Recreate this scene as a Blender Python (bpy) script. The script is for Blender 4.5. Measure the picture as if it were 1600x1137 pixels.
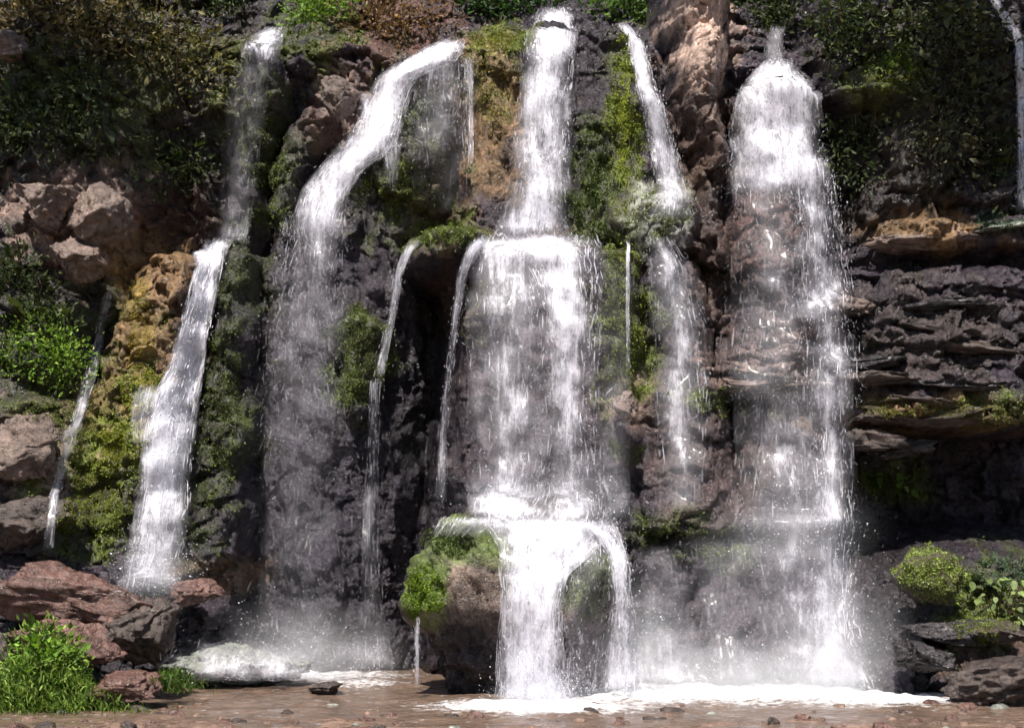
import bpy, bmesh, math, random
import numpy as np
from mathutils import Vector
from mathutils.bvhtree import BVHTree

for o in list(bpy.data.objects):
    bpy.data.objects.remove(o)
scene = bpy.context.scene
COL = scene.collection
rng = np.random.default_rng(7)

# ------------------------------------------------------------------ camera, sky, sun, exposure
CAM = np.array([0.0, -16.0, 1.7]); FPX = 2560.0; PITCH = math.radians(5.13)
cam = bpy.data.cameras.new("camera")
cam.sensor_width = 36.0; cam.lens = 36.0 * FPX / 1600.0
cam.clip_start = 0.1; cam.clip_end = 500
camo = bpy.data.objects.new("camera", cam); COL.objects.link(camo)
camo.location = CAM; camo.rotation_euler = (math.pi / 2 + PITCH, 0, 0)
scene.camera = camo

SUN = np.array([-0.14, -0.62, 1.0]); SUN = SUN / np.linalg.norm(SUN)
world = bpy.data.worlds.new("World"); scene.world = world; world.use_nodes = True
wn = world.node_tree; bg = wn.nodes["Background"]
sky = wn.nodes.new("ShaderNodeTexSky"); sky.sky_type = 'NISHITA'; sky.sun_disc = False
sky.sun_elevation = math.asin(SUN[2]); sky.sun_rotation = math.atan2(SUN[0], SUN[1])
wn.links.new(sky.outputs[0], bg.inputs[0]); bg.inputs[1].default_value = 0.06
sl = bpy.data.lights.new("sun", 'SUN'); sl.energy = 5.0; sl.angle = math.radians(0.6); sl.color = (1.0, 0.95, 0.88)
so = bpy.data.objects.new("sun", sl); COL.objects.link(so)
so.location = tuple(SUN * 30)
so.rotation_euler = Vector(-SUN).to_track_quat('-Z', 'Y').to_euler()
scene.view_settings.view_transform = 'Standard'; scene.view_settings.look = 'None'
scene.view_settings.gamma = 1; scene.view_settings.use_curve_mapping = False
scene.view_settings.exposure = 0.9
cy = scene.cycles
cy.use_denoising = True; cy.max_bounces = 6; cy.diffuse_bounces = 3; cy.glossy_bounces = 2
cy.transmission_bounces = 3; cy.transparent_max_bounces = 40; cy.volume_bounces = 1
cy.use_adaptive_sampling = True; cy.adaptive_threshold = 0.03; cy.volume_step_rate = 1.0

# ------------------------------------------------------------------ pixel <-> place
CT, ST = math.cos(PITCH), math.sin(PITCH)
def P(px, py, Y):
    """point of the photograph's ray at depth Y (x, y, z)"""
    dx = (np.asarray(px, float) - 800) / FPX; dy = -(np.asarray(py, float) - 568.5) / FPX
    diry = CT - dy * ST; dirz = ST + dy * CT
    t = (np.asarray(Y, float) - CAM[1]) / diry
    return CAM[0] + t * dx, CAM[2] + t * dirz
def proj(x, y, z):
    dx, dy, dz = x - CAM[0], y - CAM[1], z - CAM[2]
    f = dy * CT + dz * ST; u = -dy * ST + dz * CT
    return 800 + FPX * dx / f, 568.5 - FPX * u / f

# ------------------------------------------------------------------ noise
_perm = np.random.default_rng(3).permutation(4096)
_grad = np.random.default_rng(4).normal(size=(4096, 3)); _grad /= np.linalg.norm(_grad, axis=1)[:, None]
def pnoise(x, y, z, seed=0):
    x = np.asarray(x, float) + seed * 17.13; y = np.asarray(y, float) + seed * 5.71; z = np.asarray(z, float) - seed * 9.37
    x, y, z = np.broadcast_arrays(x, y, z)
    xi, yi, zi = np.floor(x).astype(int), np.floor(y).astype(int), np.floor(z).astype(int)
    xf, yf, zf = x - xi, y - yi, z - zi
    fade = lambda t: t * t * t * (t * (t * 6 - 15) + 10)
    u, v, w = fade(xf), fade(yf), fade(zf)
    def g(a, b, c):
        h = _perm[(_perm[(_perm[(xi + a) & 4095] + yi + b) & 4095] + zi + c) & 4095]
        gr = _grad[h]
        return gr[..., 0] * (xf - a) + gr[..., 1] * (yf - b) + gr[..., 2] * (zf - c)
    def L(a, b, t): return a + t * (b - a)
    x00 = L(g(0,0,0), g(1,0,0), u); x10 = L(g(0,1,0), g(1,1,0), u)
    x01 = L(g(0,0,1), g(1,0,1), u); x11 = L(g(0,1,1), g(1,1,1), u)
    return L(L(x00, x10, v), L(x01, x11, v), w) * 1.6
def fbm(x, y, z, octv=4, seed=0, gain=0.5):
    s = 0; a = 1.0; f = 1.0
    for i in range(octv):
        s = s + a * pnoise(x * f, y * f, z * f, seed + i); a *= gain; f *= 2.03
    return s
def ridged(x, y, z, octv=4, seed=0):
    s = 0; a = 1.0; f = 1.0
    for i in range(octv):
        s = s + a * (1 - np.abs(pnoise(x * f, y * f, z * f, seed + i)) * 2); a *= 0.5; f *= 2.1
    return s - 0.9
def sstep(a, b, t):
    t = np.clip((t - a) / (b - a), 0, 1); return t * t * (3 - 2 * t)

# ------------------------------------------------------------------ helpers: objects, tags, meshes
def tag(o, label=None, cat=None, group=None, kind=None):
    if label: o["label"] = label
    if cat: o["category"] = cat
    if group: o["group"] = group
    if kind: o["kind"] = kind
    return o
def empty(name, loc, label=None, cat=None, group=None):
    o = bpy.data.objects.new(name, None); COL.objects.link(o); o.location = loc
    o.empty_display_size = 0.1
    return tag(o, label, cat, group)
def mesh_np(name, V, F, smooth=True):
    V = np.asarray(V, np.float32); F = np.asarray(F, np.int32)
    me = bpy.data.meshes.new(name); k = F.shape[1]
    me.vertices.add(len(V)); me.vertices.foreach_set("co", V.ravel())
    me.loops.add(F.size); me.loops.foreach_set("vertex_index", F.ravel())
    me.polygons.add(len(F)); me.polygons.foreach_set("loop_start", np.arange(0, F.size, k, dtype=np.int32))
    try: me.polygons.foreach_set("loop_total", np.full(len(F), k, np.int32))
    except Exception: pass
    me.update(calc_edges=True)
    if smooth: me.polygons.foreach_set("use_smooth", np.ones(len(F), bool))
    return me
def attr_col(me, rgb, name="col"):
    a = me.color_attributes.new(name, 'FLOAT_COLOR', 'POINT')
    c = np.ones((len(rgb), 4), np.float32); c[:, :3] = rgb
    a.data.foreach_set("color", c.ravel())
def attr_f(me, vals, name):
    a = me.attributes.new(name, 'FLOAT', 'POINT'); a.data.foreach_set("value", np.asarray(vals, np.float32))
def obj(name, me, mat, parent=None, loc=None):
    """links a mesh; with a parent, world-space vertices are kept in place"""
    o = bpy.data.objects.new(name, me); COL.objects.link(o)
    if mat is not None and not me.materials: me.materials.append(mat)
    if parent is not None:
        o.parent = parent
        b = np.zeros(3); q = parent
        while q is not None: b += np.array(q.location); q = q.parent
        o.location = tuple(-b if loc is None else np.array(loc) - b)
    elif loc is not None: o.location = loc
    return o

# ------------------------------------------------------------------ materials
def new_mat(name):
    m = bpy.data.materials.new(name); m.use_nodes = True
    nt = m.node_tree; nt.nodes.clear(); out = nt.nodes.new("ShaderNodeOutputMaterial")
    return m, nt, out
def N(nt, t, **kw):
    n = nt.nodes.new(t)
    for k, v in kw.items(): setattr(n, k, v)
    return n
def ramp(nt, fac, stops):
    r = N(nt, "ShaderNodeValToRGB"); els = r.color_ramp.elements
    while len(els) < len(stops): els.new(0.5)
    for e, (p, c) in zip(els, stops):
        e.position = p; e.color = (*c, 1) if not np.isscalar(c) else (c, c, c, 1)
    nt.links.new(fac, r.inputs[0]); return r.outputs[0]
def noise(nt, vec, scale, detail=5, rough=0.6):
    n = N(nt, "ShaderNodeTexNoise"); n.inputs["Scale"].default_value = scale
    n.inputs["Detail"].default_value = detail; n.inputs["Roughness"].default_value = rough
    nt.links.new(vec, n.inputs["Vector"]); return n.outputs["Fac"]
def mixc(nt, fac, a, b, mode='MIX'):
    m = N(nt, "ShaderNodeMix", data_type='RGBA', blend_type=mode)
    for s, v in ((m.inputs[0], fac), (m.inputs[6], a), (m.inputs[7], b)):
        if isinstance(v, (int, float)): s.default_value = v
        elif isinstance(v, tuple): s.default_value = (*v, 1)
        else: nt.links.new(v, s)
    return m.outputs[2]
def math_n(nt, op, a, b=None):
    m = N(nt, "ShaderNodeMath", operation=op)
    for s, v in ((m.inputs[0], a), (m.inputs[1], b)):
        if v is None: continue
        if isinstance(v, (int, float)): s.default_value = v
        else: nt.links.new(v, s)
    return m.outputs[0]

def rock_material(name, base=None, spec=0.45, rough=(0.28, 0.62), bump=0.75, contrast=1.0):
    m, nt, out = new_mat(name)
    b = N(nt, "ShaderNodeBsdfPrincipled"); nt.links.new(b.outputs[0], out.inputs[0])
    tc = N(nt, "ShaderNodeNewGeometry").outputs["Position"]
    n1 = noise(nt, tc, 2.3, 8, 0.65); n2 = noise(nt, tc, 11, 6, 0.7); n3 = noise(nt, tc, 45, 4, 0.7)
    if base is None:
        a = N(nt, "ShaderNodeAttribute", attribute_name="col"); c = a.outputs["Color"]
    else:
        c = mixc(nt, 0.0, base, base)
    v1 = ramp(nt, n1, [(0.28, 0.45), (0.5, 0.95), (0.72, 1.6)])
    v2 = ramp(nt, n2, [(0.3, 0.42), (0.52, 1.0), (0.72, 1.75)])
    v3 = ramp(nt, n3, [(0.3, 0.6), (0.5, 1.0), (0.75, 1.45)])
    c = mixc(nt, 1.0, c, v1, 'MULTIPLY'); c = mixc(nt, contrast, c, v2, 'MULTIPLY'); c = mixc(nt, 0.8, c, v3, 'MULTIPLY')
    n4 = noise(nt, tc, 5.2, 6, 0.6)
    c = mixc(nt, ramp(nt, n4, [(0.6, 0.0), (0.78, 0.3)]), c, (0.10, 0.075, 0.055))     # mineral stains
    nt.links.new(c, b.inputs["Base Color"])
    r = ramp(nt, n2, [(0.35, rough[0]), (0.7, rough[1])]); nt.links.new(r, b.inputs["Roughness"])
    b.inputs["Specular IOR Level"].default_value = spec
    bp = N(nt, "ShaderNodeBump"); bp.inputs["Strength"].default_value = bump; bp.inputs["Distance"].default_value = 0.04
    vo = N(nt, "ShaderNodeTexVoronoi", feature='DISTANCE_TO_EDGE'); vo.inputs["Scale"].default_value = 6.5
    nv_ = N(nt, "ShaderNodeTexNoise"); nv_.inputs["Scale"].default_value = 7; nv_.inputs["Detail"].default_value = 4; nt.links.new(tc, nv_.inputs["Vector"])
    vm = N(nt, "ShaderNodeVectorMath", operation='MULTIPLY_ADD'); nt.links.new(nv_.outputs["Color"], vm.inputs[0]); vm.inputs[1].default_value = (.35, .35, .35); nt.links.new(tc, vm.inputs[2])
    nt.links.new(vm.outputs[0], vo.inputs["Vector"])
    ck = ramp(nt, vo.outputs["Distance"], [(0.0, 0.0), (0.045, 1.0)])
    h = math_n(nt, 'ADD', math_n(nt, 'ADD', n2, math_n(nt, 'MULTIPLY', n3, 0.5)), math_n(nt, 'MULTIPLY', ck, 0.35)); nt.links.new(h, bp.inputs["Height"])
    nt.links.new(bp.outputs[0], b.inputs["Normal"])
    return m
M_CLIFF = rock_material("wet_cliff_rock", None, 0.5, (0.2, 0.55), 0.9)
M_RED = rock_material("reddish_rock", (0.125, 0.066, 0.052), 0.55, (0.16, 0.5))
M_PINK = rock_material("pinkish_rock", (0.155, 0.11, 0.09), 0.5, (0.25, 0.6))
M_DARK = rock_material("dark_wet_rock", (0.03, 0.025, 0.026), 0.55, (0.15, 0.45))
M_STRATA = rock_material("layered_brown_rock", (0.062, 0.045, 0.038), 0.5, (0.25, 0.55))
M_PALE = rock_material("pale_wet_rock", (0.20, 0.21, 0.18), 0.5, (0.2, 0.5))
M_BED = rock_material("brown_riverbed", (0.19, 0.12, 0.088), 0.5, (0.18, 0.5))

def leaf_material(name, rough=0.5, trans=0.35, spec=0.35):
    m, nt, out = new_mat(name)
    a = N(nt, "ShaderNodeAttribute", attribute_name="col").outputs["Color"]
    gp = N(nt, "ShaderNodeNewGeometry").outputs["Position"]
    a = mixc(nt, 1.0, a, ramp(nt, noise(nt, gp, 38, 4, 0.65), [(0.32, 0.45), (0.5, 1.0), (0.7, 1.35)]), 'MULTIPLY')
    a = mixc(nt, ramp(nt, noise(nt, gp, 14, 3, 0.6), [(0.58, 0.0), (0.7, 0.55)]), a, (0.13, 0.10, 0.035))
    b = N(nt, "ShaderNodeBsdfPrincipled"); b.inputs["Roughness"].default_value = rough
    b.inputs["Specular IOR Level"].default_value = spec
    nt.links.new(a, b.inputs["Base Color"])
    t = N(nt, "ShaderNodeBsdfTranslucent"); nt.links.new(mixc(nt, 1.0, a, (1.2, 1.3, 0.6), 'MULTIPLY'), t.inputs[0])
    mx = N(nt, "ShaderNodeMixShader"); mx.inputs[0].default_value = trans
    nt.links.new(b.outputs[0], mx.inputs[1]); nt.links.new(t.outputs[0], mx.inputs[2]); nt.links.new(mx.outputs[0], out.inputs[0])
    return m
M_LEAF = leaf_material("leaf", 0.55, 0.3, 0.3); M_MOSS = leaf_material("moss_blade", 0.8, 0.25, 0.15)
def bark_material():
    m, nt, out = new_mat("stem_bark"); b = N(nt, "ShaderNodeBsdfPrincipled"); nt.links.new(b.outputs[0], out.inputs[0])
    tc = N(nt, "ShaderNodeNewGeometry").outputs["Position"]
    nt.links.new(ramp(nt, noise(nt, tc, 30), [(0.3, (0.05, 0.035, 0.02)), (0.7, (0.14, 0.10, 0.065))]), b.inputs["Base Color"])
    b.inputs["Roughness"].default_value = 0.8; return m
M_STEM = bark_material()

def white_water(nt):
    d = N(nt, "ShaderNodeBsdfDiffuse"); d.inputs[0].default_value = (0.87, 0.85, 0.92, 1)
    t = N(nt, "ShaderNodeBsdfTranslucent"); t.inputs[0].default_value = (0.84, 0.86, 0.90, 1)
    g = N(nt, "ShaderNodeBsdfGlossy"); g.inputs["Roughness"].default_value = 0.18
    m1 = N(nt, "ShaderNodeMixShader"); m1.inputs[0].default_value = 0.22
    nt.links.new(d.outputs[0], m1.inputs[1]); nt.links.new(t.outputs[0], m1.inputs[2])
    m2 = N(nt, "ShaderNodeMixShader"); m2.inputs[0].default_value = 0.06
    nt.links.new(m1.outputs[0], m2.inputs[1]); nt.links.new(g.outputs[0], m2.inputs[2])
    return m2.outputs[0]
def water_sheet_material():
    m, nt, out = new_mat("falling_water_sheet")
    uv = N(nt, "ShaderNodeAttribute", attribute_name="flow").outputs["Vector"]
    den = N(nt, "ShaderNodeAttribute", attribute_name="dens").outputs["Fac"]
    mp = N(nt, "ShaderNodeMapping"); mp.inputs["Scale"].default_value = (19, 2.2, 1); nt.links.new(uv, mp.inputs[0])
    mp2 = N(nt, "ShaderNodeMapping"); mp2.inputs["Scale"].default_value = (13, 7, 1); nt.links.new(uv, mp2.inputs[0])
    s = math_n(nt, 'ADD', math_n(nt, 'MULTIPLY', noise(nt, mp.outputs[0], 1.0, 5, 0.65), 0.52),
               math_n(nt, 'MULTIPLY', noise(nt, mp2.outputs[0], 1.0, 6, 0.7), 0.48))
    # threshold slides with density: thick water closes up, thin water breaks into threads
    v = math_n(nt, 'ADD', math_n(nt, 'MULTIPLY', math_n(nt, 'SUBTRACT', s, 0.5), 3.3), math_n(nt, 'SUBTRACT', math_n(nt, 'MULTIPLY', den, 1.35), 0.36))
    cl = N(nt, "ShaderNodeClamp"); nt.links.new(v, cl.inputs[0])
    mp3 = N(nt, "ShaderNodeMapping"); mp3.inputs["Scale"].default_value = (70, 22, 1); nt.links.new(uv, mp3.inputs[0])
    sp = ramp(nt, noise(nt, mp3.outputs[0], 1.0, 3, 0.6), [(0.34, 0.6), (0.55, 1.0)])
    fac = math_n(nt, 'MULTIPLY', cl.outputs[0], math_n(nt, 'MINIMUM', math_n(nt, 'MULTIPLY', den, 2.0), 0.95))
    fac = math_n(nt, 'MULTIPLY', fac, math_n(nt, 'MAXIMUM', sp, math_n(nt, 'SUBTRACT', math_n(nt, 'MULTIPLY', den, 1.4), 0.45)))
    fac = math_n(nt, 'MAXIMUM', fac, math_n(nt, 'MULTIPLY', math_n(nt, 'MULTIPLY', den, sp), 0.30))
    tr = N(nt, "ShaderNodeBsdfTransparent"); tr.inputs[0].default_value = (1, 1, 1, 1)
    mx = N(nt, "ShaderNodeMixShader"); nt.links.new(fac, mx.inputs[0]); nt.links.new(tr.outputs[0], mx.inputs[1])
    nt.links.new(white_water(nt), mx.inputs[2]); nt.links.new(mx.outputs[0], out.inputs[0])
    return m
def water_strand_material():
    m, nt, out = new_mat("falling_water_strand")
    a = N(nt, "ShaderNodeAttribute", attribute_name="dens").outputs["Fac"]
    tr = N(nt, "ShaderNodeBsdfTransparent")
    mx = N(nt, "ShaderNodeMixShader"); nt.links.new(a, mx.inputs[0]); nt.links.new(tr.outputs[0], mx.inputs[1])
    nt.links.new(white_water(nt), mx.inputs[2]); nt.links.new(mx.outputs[0], out.inputs[0])
    return m
M_SHEET = water_sheet_material(); M_STRAND = water_strand_material()

def pool_material():
    m, nt, out = new_mat("stream_water")
    b = N(nt, "ShaderNodeBsdfPrincipled"); b.inputs["Roughness"].default_value = 0.12
    b.inputs["IOR"].default_value = 1.33
    tc = N(nt, "ShaderNodeNewGeometry").outputs["Position"]
    base = ramp(nt, noise(nt, tc, 3.0, 5), [(0.3, (0.085, 0.058, 0.043)), (0.7, (0.17, 0.115, 0.085))])
    foam = N(nt, "ShaderNodeAttribute", attribute_name="foam").outputs["Fac"]
    f = math_n(nt, 'ADD', math_n(nt, 'MULTIPLY', math_n(nt, 'SUBTRACT', noise(nt, tc, 11, 8, 0.72), 0.5), 3.4), math_n(nt, 'SUBTRACT', math_n(nt, 'MULTIPLY', foam, 1.15), 0.30))
    cl = N(nt, "ShaderNodeClamp"); nt.links.new(f, cl.inputs[0])
    nt.links.new(mixc(nt, cl.outputs[0], base, (0.72, 0.72, 0.74)), b.inputs["Base Color"])
    nt.links.new(math_n(nt, 'ADD', math_n(nt, 'MULTIPLY', cl.outputs[0], 0.6), 0.1), b.inputs["Roughness"])
    bp = N(nt, "ShaderNodeBump"); bp.inputs["Strength"].default_value = 0.9; bp.inputs["Distance"].default_value = 0.05
    mp = N(nt, "ShaderNodeMapping"); mp.inputs["Scale"].default_value = (4, 7, 4); nt.links.new(tc, mp.inputs[0])
    nt.links.new(noise(nt, mp.outputs[0], 1.5, 4), bp.inputs["Height"]); nt.links.new(bp.outputs[0], b.inputs["Normal"])
    nt.links.new(b.outputs[0], out.inputs[0]); return m
M_POOL = pool_material()

# ------------------------------------------------------------------ the cliff: a wall of buttresses, domes and ledges
NX, NZ = 720, 500
gx = np.linspace(-7.6, 7.6, NX); gz = np.linspace(-0.6, 10.2, NZ)
GX, GZ = np.meshgrid(gx, gz)
WX = GX + 0.10 * fbm(GX * 1.3, 0.0, GZ * 1.3, 3, 21); WZ = GZ + 0.06 * fbm(GX * 1.5, 3.0, GZ * 1.5, 3, 31)
H = 2.75 + 0.06 * GZ + np.maximum(0, GZ - 7.0) * 0.9 + 0.35 * fbm(GX * 0.5, 0.0, GZ * 0.5, 3, 5)
def smin(a, b, k=0.13):
    h = np.clip(0.5 + 0.5 * (b - a) / k, 0, 1); return b * (1 - h) + a * h - k * h * (1 - h)
def column(rows, D=0.85, p=2.6, top=0.16, bot=None):
    global H
    r = np.array(rows, float)
    xl, z = P(r[:, 1], r[:, 0], r[:, 3]); xr, _ = P(r[:, 2], r[:, 0], r[:, 3])
    o = np.argsort(z); z, xl, xr, yf = z[o], xl[o], xr[o], r[o, 3]
    c = np.interp(WZ, z, (xl + xr) / 2); hw = np.interp(WZ, z, (xr - xl) / 2); f = np.interp(WZ, z, yf)
    s = np.abs(WX - c) / hw
    y = f + D * s ** p
    y = y + D * np.clip((WZ - (z[-1] - top)) / top, 0, 6) ** 2
    if bot: y = y + D * np.clip(((z[0] + bot) - WZ) / bot, 0, 6) ** 2
    H = smin(H, y)
# left background slope and rocks
column([(0,-140,320,2.7),(280,-140,240,2.2),(420,-140,150,1.7),(640,-140,120,1.3)])
column([(610,-160,105,0.75),(700,-160,120,0.5),(900,-160,150,0.2),(1080,-160,160,-0.3)])
# tan ridge beside the left fall
column([(385,195,330,1.6),(500,160,312,1.35),(620,115,285,1.1),(760,85,300,0.85),(900,60,330,0.6),(1060,40,330,0.5)], 0.8)
column([(378,335,405,1.8),(600,300,390,1.55),(900,280,375,1.2),(1060,260,360,1.1)], 0.7)
column([(55,380,450,2.5),(370,330,405,2.25)], 0.7)
column([(150,450,520,2.35),(330,405,470,2.15)], 0.6)
# dome under the arching fall, dark wall below
column([(68,645,742,2.35),(110,590,755,2.2),(230,515,735,2.05),(300,455,700,1.95),(420,430,660,1.9),(700,400,645,1.85),(1045,360,640,1.7),(1090,350,640,1.6)], 0.8)
column([(480,515,600,1.55),(560,510,605,1.5),(660,515,590,1.55)], 0.5, 2, 0.2, 0.2)
# middle pillar: shoulder, back plate, two ribs
column([(58,732,835,2.2),(200,728,835,1.95),(372,700,835,1.65)], 0.6)
column([(30,790,1030,2.1),(150,780,1050,1.95),(372,750,1075,1.75),(700,750,1075,1.7)], 0.9, 3)
column([(20,835,905,1.95),(120,808,902,1.72),(250,795,905,1.55),(372,770,925,1.42)], 0.45, 2.2)
column([(38,952,1000,2.0),(150,945,1040,1.75),(280,940,1072,1.58),(372,930,1082,1.5)], 0.45, 2.2)
column([(295,1000,1085,1.3),(372,975,1088,1.2)], 0.4, 2, 0.14)
# lower column under the middle fall, knob beside it
column([(372,742,1018,0.75),(480,716,1028,0.62),(650,703,1032,0.55),(810,690,1042,0.5),(1080,690,1042,0.4)], 0.9, 3.2, 0.10)
column([(348,640,768,0.95),(410,622,765,0.9)], 0.6, 2.4, 0.12, 0.12)
# slope right of it
column([(385,1015,1110,1.25),(560,1010,1135,0.95),(700,1000,1165,0.8),(830,980,1190,0.6),(850,980,1190,.6)], 0.7, 2.4, 0.15, 0.14)
column([(840,960,1345,0.85),(1000,960,1350,0.7),(1085,960,1350,0.5)], 0.6, 4)
# tan column
column([(-120,1056,1146,1.95),(150,1062,1144,1.9),(300,1074,1148,1.98),(520,1085,1165,1.85)], 0.8, 2.2)
# right dome and its two ledges
column([(106,1172,1262,2.2),(150,1142,1288,2.0),(300,1140,1305,1.8),(450,1140,1325,1.5),(560,1120,1342,1.25),(622,1095,1342,1.1)], 0.7, 2.6, 0.2, 0.16)
column([(630,1140,1335,1.25),(800,1160,1338,1.05)], 0.6, 4)
column([(792,1160,1338,0.92),(835,1000,1340,0.80)], 0.5, 4, 0.16, 0.14)
# right hand layered rocks and the bank below
column([(-140,1300,1700,2.45),(340,1315,1700,2.05),(430,1330,1700,1.9)], 0.8, 4, 0.16, 0.3)
column([(335,1400,1680,1.75),(385,1385,1680,1.65)], 0.5, 3, 0.08, 0.1)
column([(400,1345,1680,1.55),(520,1335,1680,1.2),(600,1325,1680,0.95),(662,1335,1700,0.75)], 0.7, 4, 0.2, 0.12)
column([(850,1395,1720,0.6),(950,1370,1740,0.05),(1085,1345,1760,-0.55)], 0.8, 2.6, 0.3)
column([(120,1310,1440,1.75),(145,1320,1440,1.7)], 0.5, 2, 0.12, 0.12)

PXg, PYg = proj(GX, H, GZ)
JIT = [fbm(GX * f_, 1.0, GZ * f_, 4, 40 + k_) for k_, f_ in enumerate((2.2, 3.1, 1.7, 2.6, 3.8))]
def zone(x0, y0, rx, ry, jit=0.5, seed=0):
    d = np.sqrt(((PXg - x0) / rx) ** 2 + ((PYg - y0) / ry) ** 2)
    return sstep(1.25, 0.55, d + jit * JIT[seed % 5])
def facets(X, Z, cell, seed):
    """angular blocks: nearest jittered cell gives each block its own offset and tilt"""
    u, w = X / cell, Z / cell; iu, iw = np.floor(u).astype(int), np.floor(w).astype(int)
    best = np.full(X.shape, 9.0); sec = best.copy(); val = np.zeros(X.shape)
    for a in (-1, 0, 1):
        for b in (-1, 0, 1):
            h = _perm[(_perm[(iu + a + seed * 31) & 4095] + iw + b) & 4095]; g = _grad[h]; g2 = _grad[(h * 7 + 13) & 4095]
            fx, fz = iu + a + 0.5 + 0.45 * g[..., 0], iw + b + 0.5 + 0.45 * g[..., 1]
            dd = (u - fx) ** 2 + (w - fz) ** 2; near = dd < best
            sec = np.where(near, best, np.minimum(sec, dd)); best = np.where(near, dd, best)
            val = np.where(near, 0.55 * g2[..., 0] + 0.9 * (g2[..., 1] * (u - fx) + g2[..., 2] * (w - fz)), val)
    crack = sstep(0.12, 0.0, np.sqrt(sec) - np.sqrt(best))
    return val, crack
strat = np.maximum(zone(1470, 520, 200, 160, 0.3), np.maximum(zone(1230, 560, 160, 70, .3), 0.6 * zone(80, 800, 140, 120)))
flute = np.clip(zone(880, 220, 200, 210, .2) + zone(870, 600, 210, 270, .2) + zone(500, 650, 200, 420, .2) + zone(1230, 850, 160, 260, .2), 0, 1)
# relief: lumps, cracks, drapery flutes, beds
Hn = H + 0.10 * fbm(GX * 1.1, H * 1.1, GZ * 1.1, 3, 60) - 0.06 * ridged(GX * 1.9, H * 1.9, GZ * 1.6, 4, 70)
Hn += (1 - 0.4 * flute) * 0.035 * fbm(GX * 5, H * 5, GZ * 5, 4, 80, 0.7)
Hn -= 0.09 * flute * ridged(GX * 4.2 + 0.3 * GZ, 0.0, GZ * 0.55, 3, 90)
bed = GZ * 4.6 + 0.5 * fbm(GX * 0.9, 0.0, GZ * 0.9, 3, 95) + GX * 0.25
fw = 1 - 0.75 * flute
wx_, wz_ = GX + 0.12 * JIT[0] + 0.03 * JIT[4], GZ + 0.10 * JIT[1] + 0.03 * JIT[3]
for cell_, amp_, sd_ in ((0.80, 0.20, 1), (0.33, 0.105, 2), (0.14, 0.045, 3), (0.065, 0.018, 4)):
    va, cr = facets(wx_, wz_ * 1.25, cell_, sd_); Hn += fw * amp_ * (va + 0.5 * cr)
saw = bed - np.floor(bed); lay = pnoise(np.floor(bed) * 3.7, GX * 0.9, 0.5, 97)
Hn += strat * (0.09 * saw ** 2 - 0.10 * lay)
H = Hn
DXv = 0.05 * fbm(GX * 3, H * 3, GZ * 3, 3, 110); DZv = 0.05 * fbm(GX * 3, H * 3, GZ * 3, 3, 120)
VX, VZ = GX + DXv, GZ + DZv

# base colours of the rock, moss and soil
ROCK = np.array([0.028, 0.020, 0.028]); colr = np.broadcast_to(ROCK, (NZ, NX, 3)).copy()
mossw = np.zeros((NZ, NX)); mosst = np.zeros((NZ, NX))     # moss weight and yellow tint
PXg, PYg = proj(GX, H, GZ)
C_TAN = (0.22, 0.13, 0.06); C_PINK = (0.27, 0.18, 0.145); C_OCH = (0.22, 0.15, 0.04); C_BRN = (0.085, 0.052, 0.038)
C_RED = (0.12, 0.058, 0.042); C_PALE = (0.33, 0.33, 0.29); C_SOIL = (0.035, 0.027, 0.019); C_MAUVE = (0.085, 0.062, 0.068)
paint = [(510,760,170,340,(0.014,0.010,0.018),.9),(680,620,60,220,(0.013,0.011,0.014),.8),(160,180,260,260,C_SOIL,.8),(1450,160,170,200,C_SOIL,.8),(620,60,120,90,C_RED,.7),(540,170,60,60,C_PINK,.5),(120,345,110,90,C_PINK,.95),  # first two zones paint shade into the dome wall and column recess
 (270,350,60,60,C_RED,.5),(235,410,75,45,C_TAN,1),(230,520,70,120,C_TAN,.8),(215,520,24,90,C_OCH,.9),(180,650,90,90,C_OCH,.6),(50,700,90,100,C_PINK,.55),
 (770,190,55,150,C_TAN,.75),(700,330,70,60,C_BRN,.9),(880,370,60,30,C_TAN,.4),(1098,55,58,120,(0.50,0.35,0.28),1.0),(1105,230,55,110,C_BRN,.9),(1115,420,50,120,C_BRN,.7),  # pink top of the tan column, paled further to paint in sunlight
 (1200,360,70,80,C_RED,.6),(1190,560,90,70,C_PINK,.4),(1080,620,110,80,C_BRN,.5),(1120,760,110,90,C_PINK,.2),(980,620,40,40,C_PINK,.7),
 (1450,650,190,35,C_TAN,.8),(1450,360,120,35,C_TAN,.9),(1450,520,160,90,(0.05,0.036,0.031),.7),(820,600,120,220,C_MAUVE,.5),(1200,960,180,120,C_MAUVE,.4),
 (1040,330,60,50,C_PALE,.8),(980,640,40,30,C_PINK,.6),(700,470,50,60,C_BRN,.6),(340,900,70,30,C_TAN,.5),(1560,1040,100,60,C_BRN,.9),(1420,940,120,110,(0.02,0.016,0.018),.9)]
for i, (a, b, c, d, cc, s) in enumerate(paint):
    w = (zone(a, b, c, d, .6, i) * s)[..., None]; colr = colr * (1 - w) + np.array(cc) * w
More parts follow.
